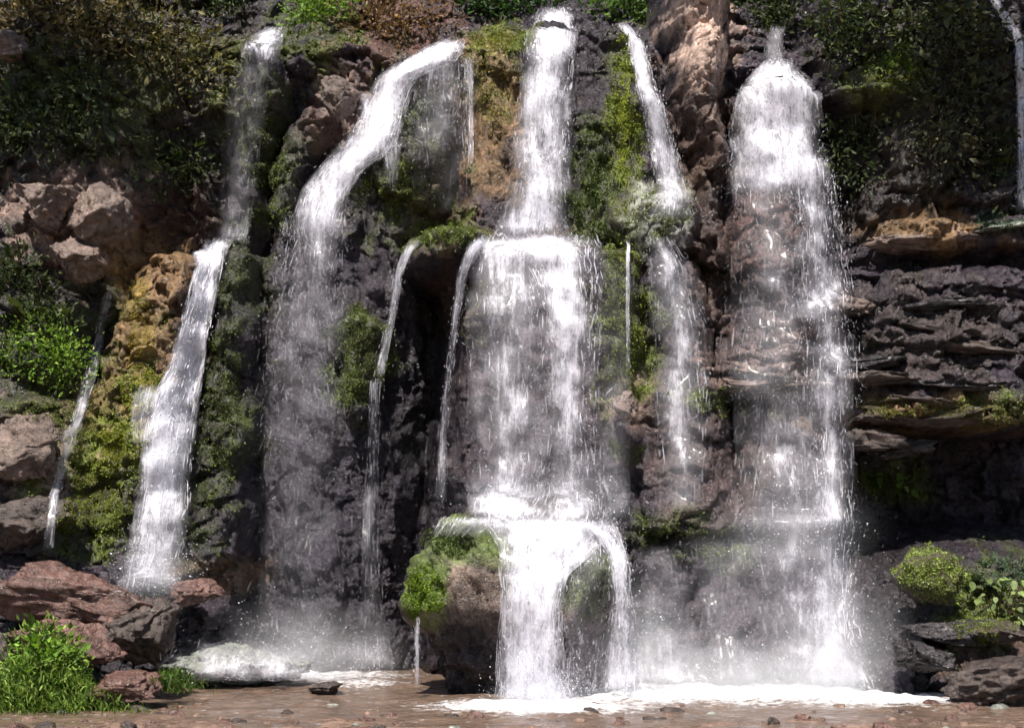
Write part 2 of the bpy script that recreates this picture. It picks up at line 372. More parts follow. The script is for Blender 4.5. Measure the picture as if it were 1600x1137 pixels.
mossz = [(970,190,40,150,.95,.8),(930,300,60,100,.75,.25),(790,58,80,26,.95,.9),(770,120,60,60,.4,.6),(640,300,100,70,.65,.5),(640,180,60,100,.4,.4),(700,368,80,28,.95,.55),
 (560,570,60,90,.8,.35),(980,500,55,150,.85,.6),(1200,622,130,28,.85,.35),(1100,850,130,45,.75,.3),(350,650,60,150,.6,.3),(180,690,80,60,.9,.9),(140,790,80,90,.85,.6),
 (260,612,100,26,.7,.9),(1560,640,90,30,.6,.5),(1560,950,90,80,.8,.4),(1390,130,80,60,.6,.5),(420,240,50,120,.6,.4),(60,600,100,70,.6,.4),(200,120,240,120,.4,.6),
 (380,450,50,100,.5,.2),(1020,320,50,40,.4,.3),(1300,630,70,20,.6,.3),(500,40,60,60,.8,.4),(1400,760,70,40,.6,.6),(300,800,60,100,.4,.3),(760,480,40,60,.3,.3),(100,500,120,80,.5,.3)]
for i, (a, b, c, d, s, t) in enumerate(mossz):
    w = zone(a, b, c, d, .7, 50 + i) * s; mosst = np.where(w > mossw, t, mosst); mossw = np.maximum(mossw, w)
mn = sstep(-0.25, 0.35, fbm(GX * 3.5, H * 3.5, GZ * 3.5, 4, 130)); mossw = mossw * (0.35 + 0.65 * mn)
mc = np.array([0.045, 0.065, 0.018]) * (1 - mosst[..., None]) + np.array([0.15, 0.175, 0.03]) * mosst[..., None]
colr = colr * (1 - mossw[..., None]) + mc * mossw[..., None]
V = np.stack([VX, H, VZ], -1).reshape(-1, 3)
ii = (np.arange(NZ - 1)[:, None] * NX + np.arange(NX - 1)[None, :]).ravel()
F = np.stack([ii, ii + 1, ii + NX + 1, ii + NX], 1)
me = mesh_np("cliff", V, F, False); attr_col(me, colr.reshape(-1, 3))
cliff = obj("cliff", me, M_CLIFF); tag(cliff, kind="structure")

# ------------------------------------------------------------------ what the water and plants touch
dxg, dzg = gx[1] - gx[0], gz[1] - gz[0]
HS = H.copy()
def surf(x, z, field=None):
    f = HS if field is None else field
    u = np.clip((np.asarray(x) - gx[0]) / dxg, 0, NX - 1.001); v = np.clip((np.asarray(z) - gz[0]) / dzg, 0, NZ - 1.001)
    i = u.astype(int); j = v.astype(int); fu = u - i; fv = v - j
    return (f[j, i] * (1 - fu) + f[j, i + 1] * fu) * (1 - fv) + (f[j + 1, i] * (1 - fu) + f[j + 1, i + 1] * fu) * fv
def hit(px, py):
    Ys = np.arange(-3.5, 9, 0.01); x, z = P(px, py, Ys)
    k = np.argmax(Ys >= surf(x, z)); return np.array([x[k], Ys[k], z[k]])
def add_solid(me, loc=(0, 0, 0)):
    """rocks join the height map that water runs over"""
    n = len(me.vertices); v = np.empty(n * 3, np.float32); me.vertices.foreach_get("co", v); v = v.reshape(-1, 3) + np.array(loc)
    bv = BVHTree.FromPolygons([tuple(p) for p in v], [tuple(p.vertices) for p in me.polygons])
    i0, i1 = np.searchsorted(gx, [v[:, 0].min(), v[:, 0].max()]); j0, j1 = np.searchsorted(gz, [v[:, 2].min(), v[:, 2].max()])
    for j in range(j0, min(j1 + 1, NZ)):
        for i in range(i0, min(i1 + 1, NX)):
            h = bv.ray_cast(Vector((gx[i], -12, gz[j])), Vector((0, 1, 0)))
            if h[0] is not None and h[0].y < HS[j, i]: HS[j, i] = h[0].y

# ------------------------------------------------------------------ rocks
_ico = {}
def ico(sub):
    if sub not in _ico:
        bm = bmesh.new(); bmesh.ops.create_icosphere(bm, subdivisions=sub, radius=1.0)
        _ico[sub] = (np.array([v.co[:] for v in bm.verts]), np.array([[v.index for v in f.verts] for f in bm.faces])); bm.free()
    return _ico[sub]
def rock_mesh(name, radii, seed, sub=4, planes=17, rough=0.13, yaw=0.0, tilt=0.0, roll=0.0, boxy=0.85):
    r = np.random.default_rng(seed); v, f = ico(sub); v = v.copy(); n0 = v.copy(); v = np.sign(v) * np.abs(v) ** boxy
    for k in range(planes):
        d = r.normal(size=3); d /= np.linalg.norm(d); q = r.uniform(0.5, 0.86)
        over = np.maximum(0, v @ d - q); v = v - over[:, None] * d * 0.94
    s = seed * 3.1
    v = v + n0 * (rough * fbm(n0[:, 0] * 2 + s, n0[:, 1] * 2, n0[:, 2] * 2, 5, seed, 0.6))[:, None] - n0 * (0.5 * rough * ridged(n0[:, 0] * 3 + s, n0[:, 1] * 3, n0[:, 2] * 3, 3, seed + 9))[:, None]
    v = v * np.array(radii)
    for ax, a in ((0, tilt), (1, roll), (2, yaw)):
        c, s_ = math.cos(a), math.sin(a); i, j = [(1, 2), (2, 0), (0, 1)][ax]
        vi, vj = v[:, i].copy(), v[:, j].copy(); v[:, i] = c * vi - s_ * vj; v[:, j] = s_ * vi + c * vj
    return mesh_np(name, v, f)

# the mossy boulder under the middle fall: broad cap, undercut on the left
v, f = ico(6); n0 = v.copy(); v = v.copy()
v = np.sign(v) * np.abs(v) ** 0.8
rr = np.random.default_rng(12)
for k in range(9):
    d = rr.normal(size=3); d /= np.linalg.norm(d)
    over = np.maximum(0, v @ d - rr.uniform(0.86, 1.0)); v -= over[:, None] * d * 0.85
v = v * np.array([1.02, 0.85, 0.92])
low = sstep(0.05, -0.35, v[:, 2]); left = sstep(0.45, -0.25, v[:, 0])
v[:, 0] += low * sstep(-0.2, -0.9, v[:, 0]) * 0.10
v[:, 1] += low * left * sstep(0.35, -0.3, v[:, 1]) * 0.42
v[:, 2] += 0.05 * sstep(-0.2, 0.6, v[:, 0]) * (v[:, 2] > 0)
v += n0 * (0.10 * fbm(n0[:, 0] * 2, n0[:, 1] * 2, n0[:, 2] * 2, 5, 5, 0.55))[:, None] - n0 * (0.06 * ridged(n0[:, 0] * 3, n0[:, 1] * 3, n0[:, 2] * 3, 5, 8) + 0.03 * ridged(n0[:, 0] * 9, n0[:, 1] * 9, n0[:, 2] * 7, 3, 28))[:, None]
bx, bz = P(802, 950, -0.2); BL = np.array([float(bx), -0.12, 0.80])
me = mesh_np("boulder_rock", v, f)
bc = np.tile(np.array([0.065, 0.05, 0.046]), (len(v), 1))
qx, qy = proj(v[:, 0] + BL[0], v[:, 1] + BL[1], v[:, 2] + BL[2])
def bz_(x0, y0, rx, ry, s): 
    d = np.hypot((qx - x0) / rx, (qy - y0) / ry) + 0.5 * fbm(v[:, 0] * 3, v[:, 1] * 3, v[:, 2] * 3, 4, s); return sstep(1.2, 0.6, d)
bm_w = np.zeros(len(v))
for a in ((745, 925, 60, 50, (0.20, 0.145, 0.115), 1.0), (705, 1025, 130, 85, (0.02, 0.016, 0.019), 1.0), (850, 1000, 90, 80, (0.16, 0.12, 0.12), .6)):  # near-black zone paints the undercut's shade into the rock
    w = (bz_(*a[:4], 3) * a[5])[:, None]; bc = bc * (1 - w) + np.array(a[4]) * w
for a in ((720, 840, 90, 36, .9), (665, 920, 42, 60, .95), (900, 890, 90, 70, .6), (760, 870, 60, 25, .6)):
    w = bz_(*a[:4], 7) * a[4]; bm_w = np.maximum(bm_w, w)
bc = bc * (1 - bm_w[:, None]) + np.array([0.10, 0.135, 0.03]) * bm_w[:, None]
attr_col(me, bc)
boulder = empty("boulder", (BL[0], BL[1], 0.0), "big moss-capped boulder struck by the middle waterfall at the pool's edge", "boulder")
obj("boulder_rock", me, M_CLIFF, boulder, BL); add_solid(me, BL)

def rock_at(px, py, w, h, d, Y, mat, seed, label, group=None, yaw=0.0, tilt=0.0, roll=0.0, solid=True, cat="rock", name="rock", sub=5):
    """a loose rock: centre pixel, size in photo pixels, depth of its middle"""
    x, z = P(px, py, Y); s = (Y + 16) / FPX
    me = rock_mesh(name, (w * s / 2, d / 2, h * s / 2), seed, sub, yaw=yaw, tilt=tilt, roll=roll)
    o = obj(name, me, mat, None, (float(x), Y, float(z))); tag(o, label, cat, group)
    if solid: add_solid(me, o.location)
    return o
RB = "reddish rocks heaped at the lower left"
rock_at(95, 935, 330, 120, 1.1, -0.55, M_RED, 31, "long flat reddish brown rock slab on top of the lower left heap", RB, roll=0.10)
rock_at(215, 985, 150, 130, 0.9, -0.65, M_STRATA, 32, "brown angular rock at the pool end of the lower left heap", RB, roll=0.15)
rock_at(110, 1010, 190, 90, 0.8, -1.0, M_RED, 33, "purplish red wedge of rock sloping down above the lower left grass", RB, roll=0.35)
rock_at(195, 1075, 130, 55, 0.6, -1.3, M_RED, 34, "small orange red rock at the waterline beside the lower left grass", RB)
rock_at(20, 1040, 150, 150, 0.9, -0.9, M_STRATA, 38, "dark brown rock behind the lower left grass at the frame edge", RB)
rock_at(365, 1038, 240, 90, 1.0, 0.55, M_PALE, 35, "pale grey wet rock awash in the foam left of the boulder")
rock_at(300, 925, 110, 46, 0.6, 0.55, M_RED, 36, "low tan rock at the foot of the bright left fall")
rock_at(505, 1075, 70, 26, 0.4, -0.2, M_STRATA, 39, "small olive brown rock poking from the foam left of the boulder")
PB = "pinkish rocks jutting from the left slope"
rock_at(75, 320, 115, 85, 0.8, 1.75, M_PINK, 41, "pale pink angular rock high on the left slope under dry scrub", PB, roll=0.3)
rock_at(150, 335, 120, 110, 0.8, 1.7, M_PINK, 42, "pink rock with a split face right of its twin on the left slope", PB, roll=-0.5)
rock_at(115, 405, 100, 70, 0.7, 1.55, M_PINK, 43, "lower pink rock resting beneath the two pale ones on the left slope", PB, roll=0.5)
rock_at(40, 700, 150, 130, 0.8, 0.55, M_PINK, 44, "broad brown pink rock below the bright green shrub on the left", roll=0.2)
rock_at(30, 820, 170, 100, 0.8, 0.35, M_STRATA, 45, "dull brown rock above the lower left heap at the frame edge", roll=-0.1)
rock_at(12, 70, 70, 50, 0.6, 2.1, M_PINK, 46, "pale rock peeking from the scrub in the top left corner")
rock_at(530, 160, 80, 70, 0.6, 2.15, M_PINK, 47, "pinkish rock above the arching fall beside the dry red scrub", roll=0.6)
rock_at(975, 632, 50, 46, 0.35, 0.5, M_PINK, 48, "small salmon pink rock on the pillar right of the middle fall")
rock_at(1560, 1065, 190, 70, 0.9, -0.95, M_STRATA, 51, "dull brown rock at the water's edge in the lower right corner", roll=-0.2)
rock_at(1440, 1025, 150, 60, 0.7, -0.55, M_DARK, 52, "dark wet rock at the foot of the right bank beside the foam", roll=0.12)
rock_at(1500, 985, 190, 46, 0.7, -0.15, M_DARK, 53, "thin dark slab above the wet rock on the lower right bank", roll=0.05)
rock_at(1570, 990, 90, 40, 0.6, -0.6, M_STRATA, 54, "brown slab under the leafy plants at the right frame edge", roll=-0.1)
rock_at(1455, 900, 125, 90, 0.6, -0.05, M_STRATA, 56, "squarish rock block coated in bright moss on the lower right bank", roll=0.1)
# layered slabs of the right cliff: pieces of the cliff itself
sr = np.random.default_rng(77); YO = 0.43
for k, (px, py, w, h, Y, mt) in enumerate([(1500,470,170,24,1.1,1),(1480,510,180,20,.95,0),(1545,540,150,20,.9,0),
   (1370,560,120,18,.8,1),(1400,590,160,20,.7,0),(1530,600,160,24,.72,1),(1460,625,180,24,.62,0),(1400,645,130,22,.7,0),(1500,648,190,26,.7,0),(1590,640,90,22,.75,0),
   (1420,372,130,18,1.5,3),(1500,364,160,18,1.48,3),(1570,352,100,16,1.5,2),(1340,470,60,26,1.2,3),(1380,690,90,22,.85,0),(1430,700,120,20,1.0,1),(1560,450,120,26,1.3,1),(1200,575,120,18,1.0,3),(1270,600,110,16,.95,3),(1160,600,90,16,.92,3)]):
    x, z = P(px, py, Y); s = (Y + 16) / FPX
    m2 = rock_mesh("rock_slab", (w * s * sr.uniform(.45, .6), 0.34, h * s * sr.uniform(.5, .9)), 200 + k, 4, 14, 0.22, sr.uniform(-.25, .25), sr.uniform(-.1, .1), sr.uniform(-.12, .16), 0.55)
    o = obj("rock_slab", m2, [M_STRATA, M_DARK, M_PALE, M_PINK][mt], cliff, (float(x), Y + YO, float(z))); add_solid(m2, (float(x), Y + YO, float(z)))

# ------------------------------------------------------------------ stream bed and pool
nx, ny = 260, 220
bxs = np.linspace(-14, 14, nx); bys = np.concatenate([np.linspace(-40, -4.2, 40), np.linspace(-4, 3.2, ny - 40)])
BX, BY = np.meshgrid(bxs, bys)
BZ = -0.22 + 0.17 * sstep(-0.9, -2.2, BY + 0.35 * pnoise(BX * 0.5, BY * 0.5, 0.0, 3)) + 0.06 * fbm(BX * 0.9, BY * 0.9, 0.0, 4, 7) + 0.02 * fbm(BX * 6, BY * 6, 0., 3, 9)
BZ += 0.9 * sstep(6.0, 9.0, np.abs(BX))
ii = (np.arange(ny - 1)[:, None] * nx + np.arange(nx - 1)[None, :]).ravel()
Fg = np.stack([ii, ii + 1, ii + nx + 1, ii + nx], 1)
bed_o = obj("riverbed", mesh_np("riverbed", np.stack([BX, BY, BZ], -1).reshape(-1, 3), Fg), M_BED); tag(bed_o, kind="structure")
def bed_z(x, y):
    i = int(np.argmin(np.abs(bxs - x))); j = int(np.argmin(np.abs(bys - y))); return BZ[j, i]
# pool
wx = np.linspace(-7.5, 7.5, 240); wy = np.concatenate([np.linspace(-15.5, -4.1, 30), np.linspace(-4, 2.6, 150)])
PX_, PY_ = np.meshgrid(wx, wy)
foam = np.zeros_like(PX_)
for (px, py, rx, ry, s) in [(450,1050,1.2,.55,.95),(330,1058,.6,.5,.9),(840,1098,1.0,.6,1.1),(1000,1078,1.2,.95,1.05),(1180,1078,1.9,.9,1.05),(1320,1080,1.2,.95,1.1),(560,1062,.5,.5,.6),(1430,1085,.5,.2,.5)]:
    t = CAM[2] / math.tan(math.atan((py - 568.5) / FPX) - PITCH); y0 = -16 + t; x0 = (px - 800) / FPX * t
    foam = np.maximum(foam, s * sstep(1.5, 0.3, np.hypot((PX_ - x0) / rx, (PY_ - y0) / ry)))
PZ_ = 0.02 * fbm(PX_ * 2, PY_ * 3, 0., 3, 17) + 0.035 * foam * (0.5 + fbm(PX_ * 5, PY_ * 5, 0., 3, 18)) - 0.03
n1, n2 = PX_.shape; ii = (np.arange(n1 - 1)[:, None] * n2 + np.arange(n2 - 1)[None, :]).ravel()
me = mesh_np("water", np.stack([PX_, PY_, PZ_], -1).reshape(-1, 3), np.stack([ii, ii + 1, ii + n2 + 1, ii + n2], 1))
attr_f(me, foam.ravel(), "foam"); pool = obj("water", me, M_POOL); tag(pool, kind="structure")
# stones of the bed, sharing eight meshes
protos = [rock_mesh("stone", (1, 0.8, 0.55), 300 + k, 2, 7, 0.1) for k in range(8)]
for k, pm in enumerate(protos): pm.materials.append([M_BED, M_RED, M_STRATA, M_PALE][k % 4] if k % 4 != 3 or k == 7 else M_BED)
for k in range(120):
    y = rng.uniform(-3.0, -1.0); x = rng.uniform(-4.6, 4.6) * 1.05; s = rng.choice([0.04, 0.06, 0.08, 0.12], p=[.35, .35, .2, .1])
    o = bpy.data.objects.new("stone", protos[k % 8]); COL.objects.link(o); o.parent = bed_o
    o.location = (x, y, max(bed_z(x, y), -0.04) + s * 0.02); o.scale = (s, s, s * rng.uniform(.7, 1.1)); o.rotation_euler = (0, 0, rng.uniform(0, 6.28))

# ------------------------------------------------------------------ falling water
def stream_paths(rows, n_u, n_v, off=0.03, cling=0.35, field=None):
    """grid (v,u) of points running down the rock between the left and right edges"""
    r = np.array(rows, float); t = np.linspace(0, 1, n_v)
    arc = np.concatenate([[0], np.cumsum(np.hypot(np.diff(r[:, 0]), np.diff((r[:, 1] + r[:, 2]) / 2)))]); arc /= arc[-1]
    py = np.interp(t, arc, r[:, 0]); l = np.interp(t, arc, r[:, 1]); rt = np.interp(t, arc, r[:, 2]); d = np.interp(t, arc, r[:, 3])
    u = np.linspace(0, 1, n_u) if np.isscalar(n_u) else n_u
    X = np.zeros((n_v, len(u), 3)); yc = None; zp = None
    for k in range(n_v):
        px = l[k] + (rt[k] - l[k]) * u
        pyk = np.full_like(px, py[k])
        if yc is None:
            Ys = np.arange(-2.5, 8, 0.02); yc = np.empty(len(u))
            for q in range(len(u)):
                xx, zz = P(px[q], pyk[q], Ys); yc[q] = Ys[np.argmax(Ys >= surf(xx, zz, field))]
            Y = yc - off
        else:
            Y = yc.copy()
            for _ in range(4):
                x, z = P(px, pyk, Y)
                lim = yc + cling * np.maximum(0, zp - z)
                Y = 0.5 * Y + 0.5 * np.minimum(lim, surf(x, z, field) - off)
        x, z = P(px, pyk, Y); yc = Y; zp = z
        X[k] = np.stack([x, Y, z], -1)
    return X, d, u
def eroded():
    f = HS
    for _ in range(2):
        p = np.pad(f, 1, mode='edge'); f = np.minimum.reduce([p[a:a + NZ, b:b + NX] for a in (0, 1, 2) for b in (0, 1, 2)])
    return f
HW = eroded()
def smooth_v(A):
    B = A.copy(); B[1:-1] = 0.25 * A[:-2] + 0.5 * A[1:-1] + 0.25 * A[2:]; return B
def smooth_u(A):
    if A.shape[1] < 3: return A
    B = A.copy(); B[:, 1:-1] = 0.25 * A[:, :-2] + 0.5 * A[:, 1:-1] + 0.25 * A[:, 2:]; return B
def add_tier(parent, name, rows, strands=300, sheet=True, drops=200, rad=0.0048, lens=(0.05, 0.26), spread=0.02, seed=1, off=0.035, cling=0.35, edge=0.35, alpha=0.75, sden=1.0, layers=2):
    r = np.random.default_rng(seed); strands = int(strands * 0.75); drops = int(drops * 1.6)
    hpx = abs(rows[-1][0] - rows[0][0]); wpx = np.mean([q[2] - q[1] for q in rows])
    nv = int(max(14, hpx / 5)); nu = int(np.clip(wpx / 5, 5, 44))
    base = None
    X, d, u = stream_paths(rows, nu, nv, off, cling, HW)
    for _ in range(2): X = smooth_u(smooth_v(X))
    X[..., 1] = np.minimum(X[..., 1], surf(X[..., 0], X[..., 2], HW) - off * 0.7); X = smooth_v(X)
    seg = np.linalg.norm(np.diff(X[:, nu // 2], axis=0), axis=1); L = np.concatenate([[0], np.cumsum(seg)])
    ed = np.clip(np.minimum(u, 1 - u) / edge, 0, 1) ** 0.8 if edge > 0 else np.ones(nu)
    if sheet:
        Vs, Fs, D, W = [], [], [], []; base_i = 0
        for ly in range(layers):
            Xo = X.copy(); Xo[..., 1] -= ly * 0.055 + 0.03 * fbm(X[..., 0] * 7 + ly * 5, ly * 3.3, X[..., 2] * 2.0, 3, seed + ly)
            Vs.append(Xo.reshape(-1, 3))
            kk = (np.arange(nv - 1)[:, None] * nu + np.arange(nu - 1)[None, :]).ravel() + base_i
            Fs.append(np.stack([kk, kk + 1, kk + nu + 1, kk + nu], 1)); base_i += nv * nu
            uj = u[None, :] + (0.16 if edge < .4 else 0.24) * fbm(L[:, None] * 2.6, ly * 7.0 + u[None, :] * 2, seed * 1.3, 4, seed + 3)
            en = (np.clip(np.minimum(uj, 1 - uj) / max(edge, .05), 0, 1) ** (0.8 if edge < .4 else 1.4)) * (1 + 0.5 * fbm(L[:, None] * 2.2, X[..., 0] * 5, ly * 2.0, 3, seed + 30))
            fade = np.clip(np.minimum(np.arange(nv) / 3.0, (nv - 1 - np.arange(nv)) / 4.0), 0, 1)[:, None]
            D.append((sden * d[:, None] * en * fade * (1.0 if ly == 0 else 0.75)).ravel())
            W.append(np.stack([Xo[..., 0] + 3.1 * ly + seed, np.broadcast_to(-L[:, None], (nv, nu)), np.zeros((nv, nu))], -1).reshape(-1, 3))
        me = mesh_np(name, np.concatenate(Vs), np.concatenate(Fs))
        attr_f(me, np.clip(np.concatenate(D), 0, 1.3), "dens")
        a = me.attributes.new("flow", 'FLOAT_VECTOR', 'POINT'); a.data.foreach_set("vector", np.concatenate(W).astype(np.float32).ravel())
        part = obj(name, me, M_SHEET, parent)
    else: part = None
    # strands: thin three-sided threads of water riding on the sheet; drops: short beads thrown off it
    Vs, Fs, A = [], [], []; cnt = 0; tot = L[-1]
    dn = d / max(d.max(), 1e-6); cdf = np.cumsum(dn); cdf /= cdf[-1]
    def sample(uu, vv):
        fu = np.clip(uu, 0, 1) * (nu - 1); fv = np.clip(vv, 0, 1) * (nv - 1); i = np.minimum(fu.astype(int), nu - 2); j = np.minimum(fv.astype(int), nv - 2)
        a = (fu - i)[..., None]; b = (fv - j)[..., None]
        return (X[j, i] * (1 - a) + X[j, i + 1] * a) * (1 - b) + (X[j + 1, i] * (1 - a) + X[j + 1, i + 1] * a) * b
    ns = strands + drops; K = 6
    v0 = np.interp(r.random(ns), cdf, np.linspace(0, 1, nv))
    nl = max(4, int(nu * 0.8)); lanes = r.random(nl)
    u0 = np.clip(np.where(r.random(ns) < 0.6, lanes[r.integers(0, nl, ns)] + r.normal(0, 0.025, ns), r.random(ns)), 0.0, 1.0)
    ln = r.uniform(lens[0], lens[1], ns); ln[strands:] = r.uniform(0.012, 0.05, drops); dv = ln / tot
    rd = rad * r.lognormal(0, 0.45, ns); rd[strands:] = r.lognormal(math.log(0.0046), 0.4, drops)
    tt = np.linspace(0, 1, K)
    vv = v0[:, None] + dv[:, None] * (tt[None, :] - 0.3); drift = r.normal(0, 0.02, ns)
    uu = u0[:, None] + drift[:, None] * tt[None, :]
    C = sample(uu, vv); fy = np.abs(r.normal(0, spread, ns)) + 0.004
    fy[strands:] += np.abs(r.normal(0, spread * 1.5, drops)); C[..., 1] -= fy[:, None]
    C[..., 0] += r.normal(0, spread * 0.5, ns)[:, None]
    C[strands:, :, 0] += r.normal(0, spread * 1.6, drops)[:, None]
    ok = (vv[:, 0] >= 0) & (vv[:, -1] <= 1.0)
    C = C[ok]; rd = rd[ok]; n = len(C); vm_ = np.clip(vv[ok].mean(1), 0, 1); dl = np.interp(vm_, np.linspace(0, 1, nv), d); um = np.clip(uu[ok].mean(1), 0, 1)
    al = alpha * r.uniform(0.4, 1.0, n) * np.clip(0.12 + 0.9 * dl, 0, 1) * np.clip(0.35 + np.minimum(um, 1 - um) * 3.5, 0, 1)
    if n:
        prof = np.sin(np.pi * np.clip(tt * 0.94 + 0.03, 0, 1)) ** 0.5
        ang = np.array([0.5, 2.6, 4.7]); ring = np.stack([np.cos(ang), np.sin(ang), 0 * ang], -1)
        Vt = C[:, :, None, :] + (rd[:, None] * prof[None, :])[:, :, None, None] * ring[None, None]
        Vt = Vt.reshape(-1, 3); at = np.repeat(al[:, None] * (0.35 + 0.65 * prof[None, :]), 3, axis=1).reshape(n, -1)
        at = (al[:, None, None] * (0.35 + 0.65 * prof)[None, :, None] * np.ones((1, 1, 3))).reshape(-1)
        q = np.arange(K - 1)[:, None] * 3 + np.arange(3)[None, :]; q2 = np.arange(K - 1)[:, None] * 3 + ((np.arange(3) + 1) % 3)[None, :]
        Fq = np.stack([q, q2, q2 + 3, q + 3], -1).reshape(-1, 4)
        Fa = (np.arange(n)[:, None, None] * (K * 3) + Fq[None]).reshape(-1, 4)
        me = mesh_np("water_strands", Vt, Fa); attr_f(me, at, "dens")
        st = obj("water_strands", me, M_STRAND, part or parent); st["kind"] = "stuff"
        if part is not None: st.location = (0, 0, 0)
    return X
def fall(label, px, py):
    p = hit(px, py); return empty("waterfall", tuple(p), label, "waterfall")

w = fall("main middle waterfall dropping over pillar and column onto the mossy boulder", 850, 810)
add_tier(w, "upper_fall", [(12,846,892,1.0),(35,834,899,1.05),(70,822,902,.85),(150,810,898,.75),(250,798,894,.66),(330,786,892,.6),(374,764,896,.85)], 500, drops=500, seed=11, off=.09)
add_tier(w, "lower_fall", [(364,760,936,1.15),(385,782,940,1.1),(430,815,942,.9),(500,836,940,.9),(570,842,936,.78),(640,840,936,.55),(720,836,944,.42),(780,826,955,.55),(820,790,966,1.1)], 450, drops=300, seed=12, edge=.45)
add_tier(w, "veil", [(366,740,855,.95),(385,728,855,.66),(430,726,855,.48),(500,728,855,.46),(600,730,866,.46),(700,730,866,.40),(765,728,850,.55),(820,736,850,1.0)], 220, drops=200, seed=13)
add_tier(w, "edge_trickle", [(368,748,775,.9),(395,724,746,.9),(430,713,730,.85),(500,705,719,.6),(580,695,708,.45),(680,685,698,.35),(790,679,698,.3)], 90, drops=160, seed=14, edge=.3, spread=.012)
add_tier(w, "side_mist_veil", [(400,930,1000,.08),(560,930,985,.14),(700,925,985,.2),(812,935,985,.4)], 40, drops=120, seed=15, alpha=.3)
add_tier(w, "boulder_cascade", [(806,740,962,1.05),(830,765,962,.9),(860,780,930,.82),(900,782,885,.9),(960,782,878,.85),(1030,778,882,.8),(1070,776,890,.85),(1104,768,905,1.1)], 500, drops=450, seed=16, edge=.25)
add_tier(w, "boulder_side_cascade", [(810,890,962,1.0),(835,925,972,1.0),(870,950,982,.85),(930,955,990,.55),(1000,945,1000,.5),(1085,925,1015,.8)], 160, drops=300, seed=17, cling=.1)
add_tier(w, "boulder_rim", [(806,688,800,1.0),(818,676,795,.5),(840,664,770,.05)], 40, drops=60, seed=18)
add_tier(w, "boulder_face_trickle", [(845,870,955,.5),(890,868,955,.16),(960,870,950,.12),(1010,880,945,.25),(1090,875,935,.5)], 90, drops=260, seed=19)
add_tier(w, "drip", [(962,650,656,.8),(1000,649,655,.6),(1075,648,656,.6)], 30, drops=30, seed=20, edge=.2, spread=.008)

w = fall("narrow fall curling down the right side of the mossy middle pillar", 1050, 375)
add_tier(w, "upper_fall", [(36,962,978,1.0),(55,972,994,1.0),(90,984,1010,.95),(170,1003,1038,.85),(240,1015,1058,.75),(300,1028,1075,.6),(345,1000,1080,.45)], 380, drops=420, seed=21)
add_tier(w, "lower_veil", [(368,1008,1052,.9),(420,1012,1085,.7),(500,1014,1102,.62),(600,1016,1112,.58),(700,1020,1110,.5),(800,1022,1105,.3)], 180, drops=220, seed=22, alpha=.4, edge=.5)
add_tier(w, "thin_trickle", [(376,978,984,.9),(480,977,984,.5),(580,978,985,.4)], 30, drops=20, seed=23, edge=.1, spread=.006)
add_tier(w, "foot_veil", [(850,985,1060,.1),(950,975,1085,.25),(1076,960,1110,.7)], 60, drops=200, seed=24, alpha=.3)

w = fall("arching fall sweeping leftward off the dome into a broad dark veil", 430, 1030)
add_tier(w, "upper_fall", [(62,694,728,.95),(78,662,728,1.0),(98,622,722,.95),(120,590,655,1.0),(160,566,640,.9),(210,545,628,.85),(236,520,615,.9),(262,497,575,.9),(300,470,545,.75),(345,455,535,.55),(380,450,530,.4)], 800, drops=500, seed=31)
add_tier(w, "dark_veil", [(330,446,545,.5),(420,422,545,.40),(520,402,548,.31),(650,385,552,.19),(800,372,560,.11),(940,365,570,.12),(1048,370,620,.4)], 380, drops=1100, seed=32, alpha=.5, lens=(.05,.22), edge=.5, spread=.04)
add_tier(w, "foot_cascade", [(995,262,462,.15),(1015,250,478,.3),(1040,255,500,.45),(1064,270,570,.8)], 120, drops=300, seed=36, edge=.3, alpha=.5)
add_tier(w, "dome_veil", [(88,650,744,.75),(130,645,745,.42),(200,636,744,.32),(270,640,742,.18),(335,650,738,.03)], 120, drops=260, seed=33, alpha=.5, edge=.45)
add_tier(w, "thin_trickle", [(96,728,740,.7),(180,732,741,.5),(260,732,740,.3)], 50, drops=40, seed=34, edge=.2)
add_tier(w, "side_veil", [(212,590,628,.7),(250,598,626,.35),(300,600,622,.03)], 40, drops=40, seed=35)

w = fall("bright narrow fall running down the ochre ridge at the left", 240, 905)
add_tier(w, "crest", [(42,418,452,.7),(60,392,446,.65),(80,378,440,.6),(105,368,435,.3)], 120, drops=80, seed=41)
add_tier(w, "dark_slide", [(92,368,432,.28),(200,350,412,.12),(300,342,402,.13),(350,345,395,.25),(378,330,385,.6)], 110, drops=60, seed=42, alpha=.35)
add_tier(w, "lower_fall", [(372,325,368,.9),(390,312,355,1.0),(440,298,343,1.05),(510,280,330,1.1),(570,263,320,1.1),(610,242,315,1.1),(660,226,308,1.05),(720,220,300,1.0),(780,212,298,.8),(850,202,290,.6),(925,185,275,.4)], 1000, drops=500, seed=43, edge=.25, off=.11)
add_tier(w, "side_veil", [(600,215,260,.5),(640,205,250,.4),(700,205,240,.2)], 60, drops=40, seed=44, alpha=.5)

w = fall("thin trickle sliding past the ochre ridge at the far left", 75, 845)
add_tier(w, "trickle", [(445,168,186,.5),(490,156,170,.5),(540,146,162,.55),(600,130,148,.5),(660,112,130,.5),(720,92,106,.45),(780,80,92,.45),(860,66,84,.4)], 200, drops=100, seed=51, edge=.2, alpha=.6)

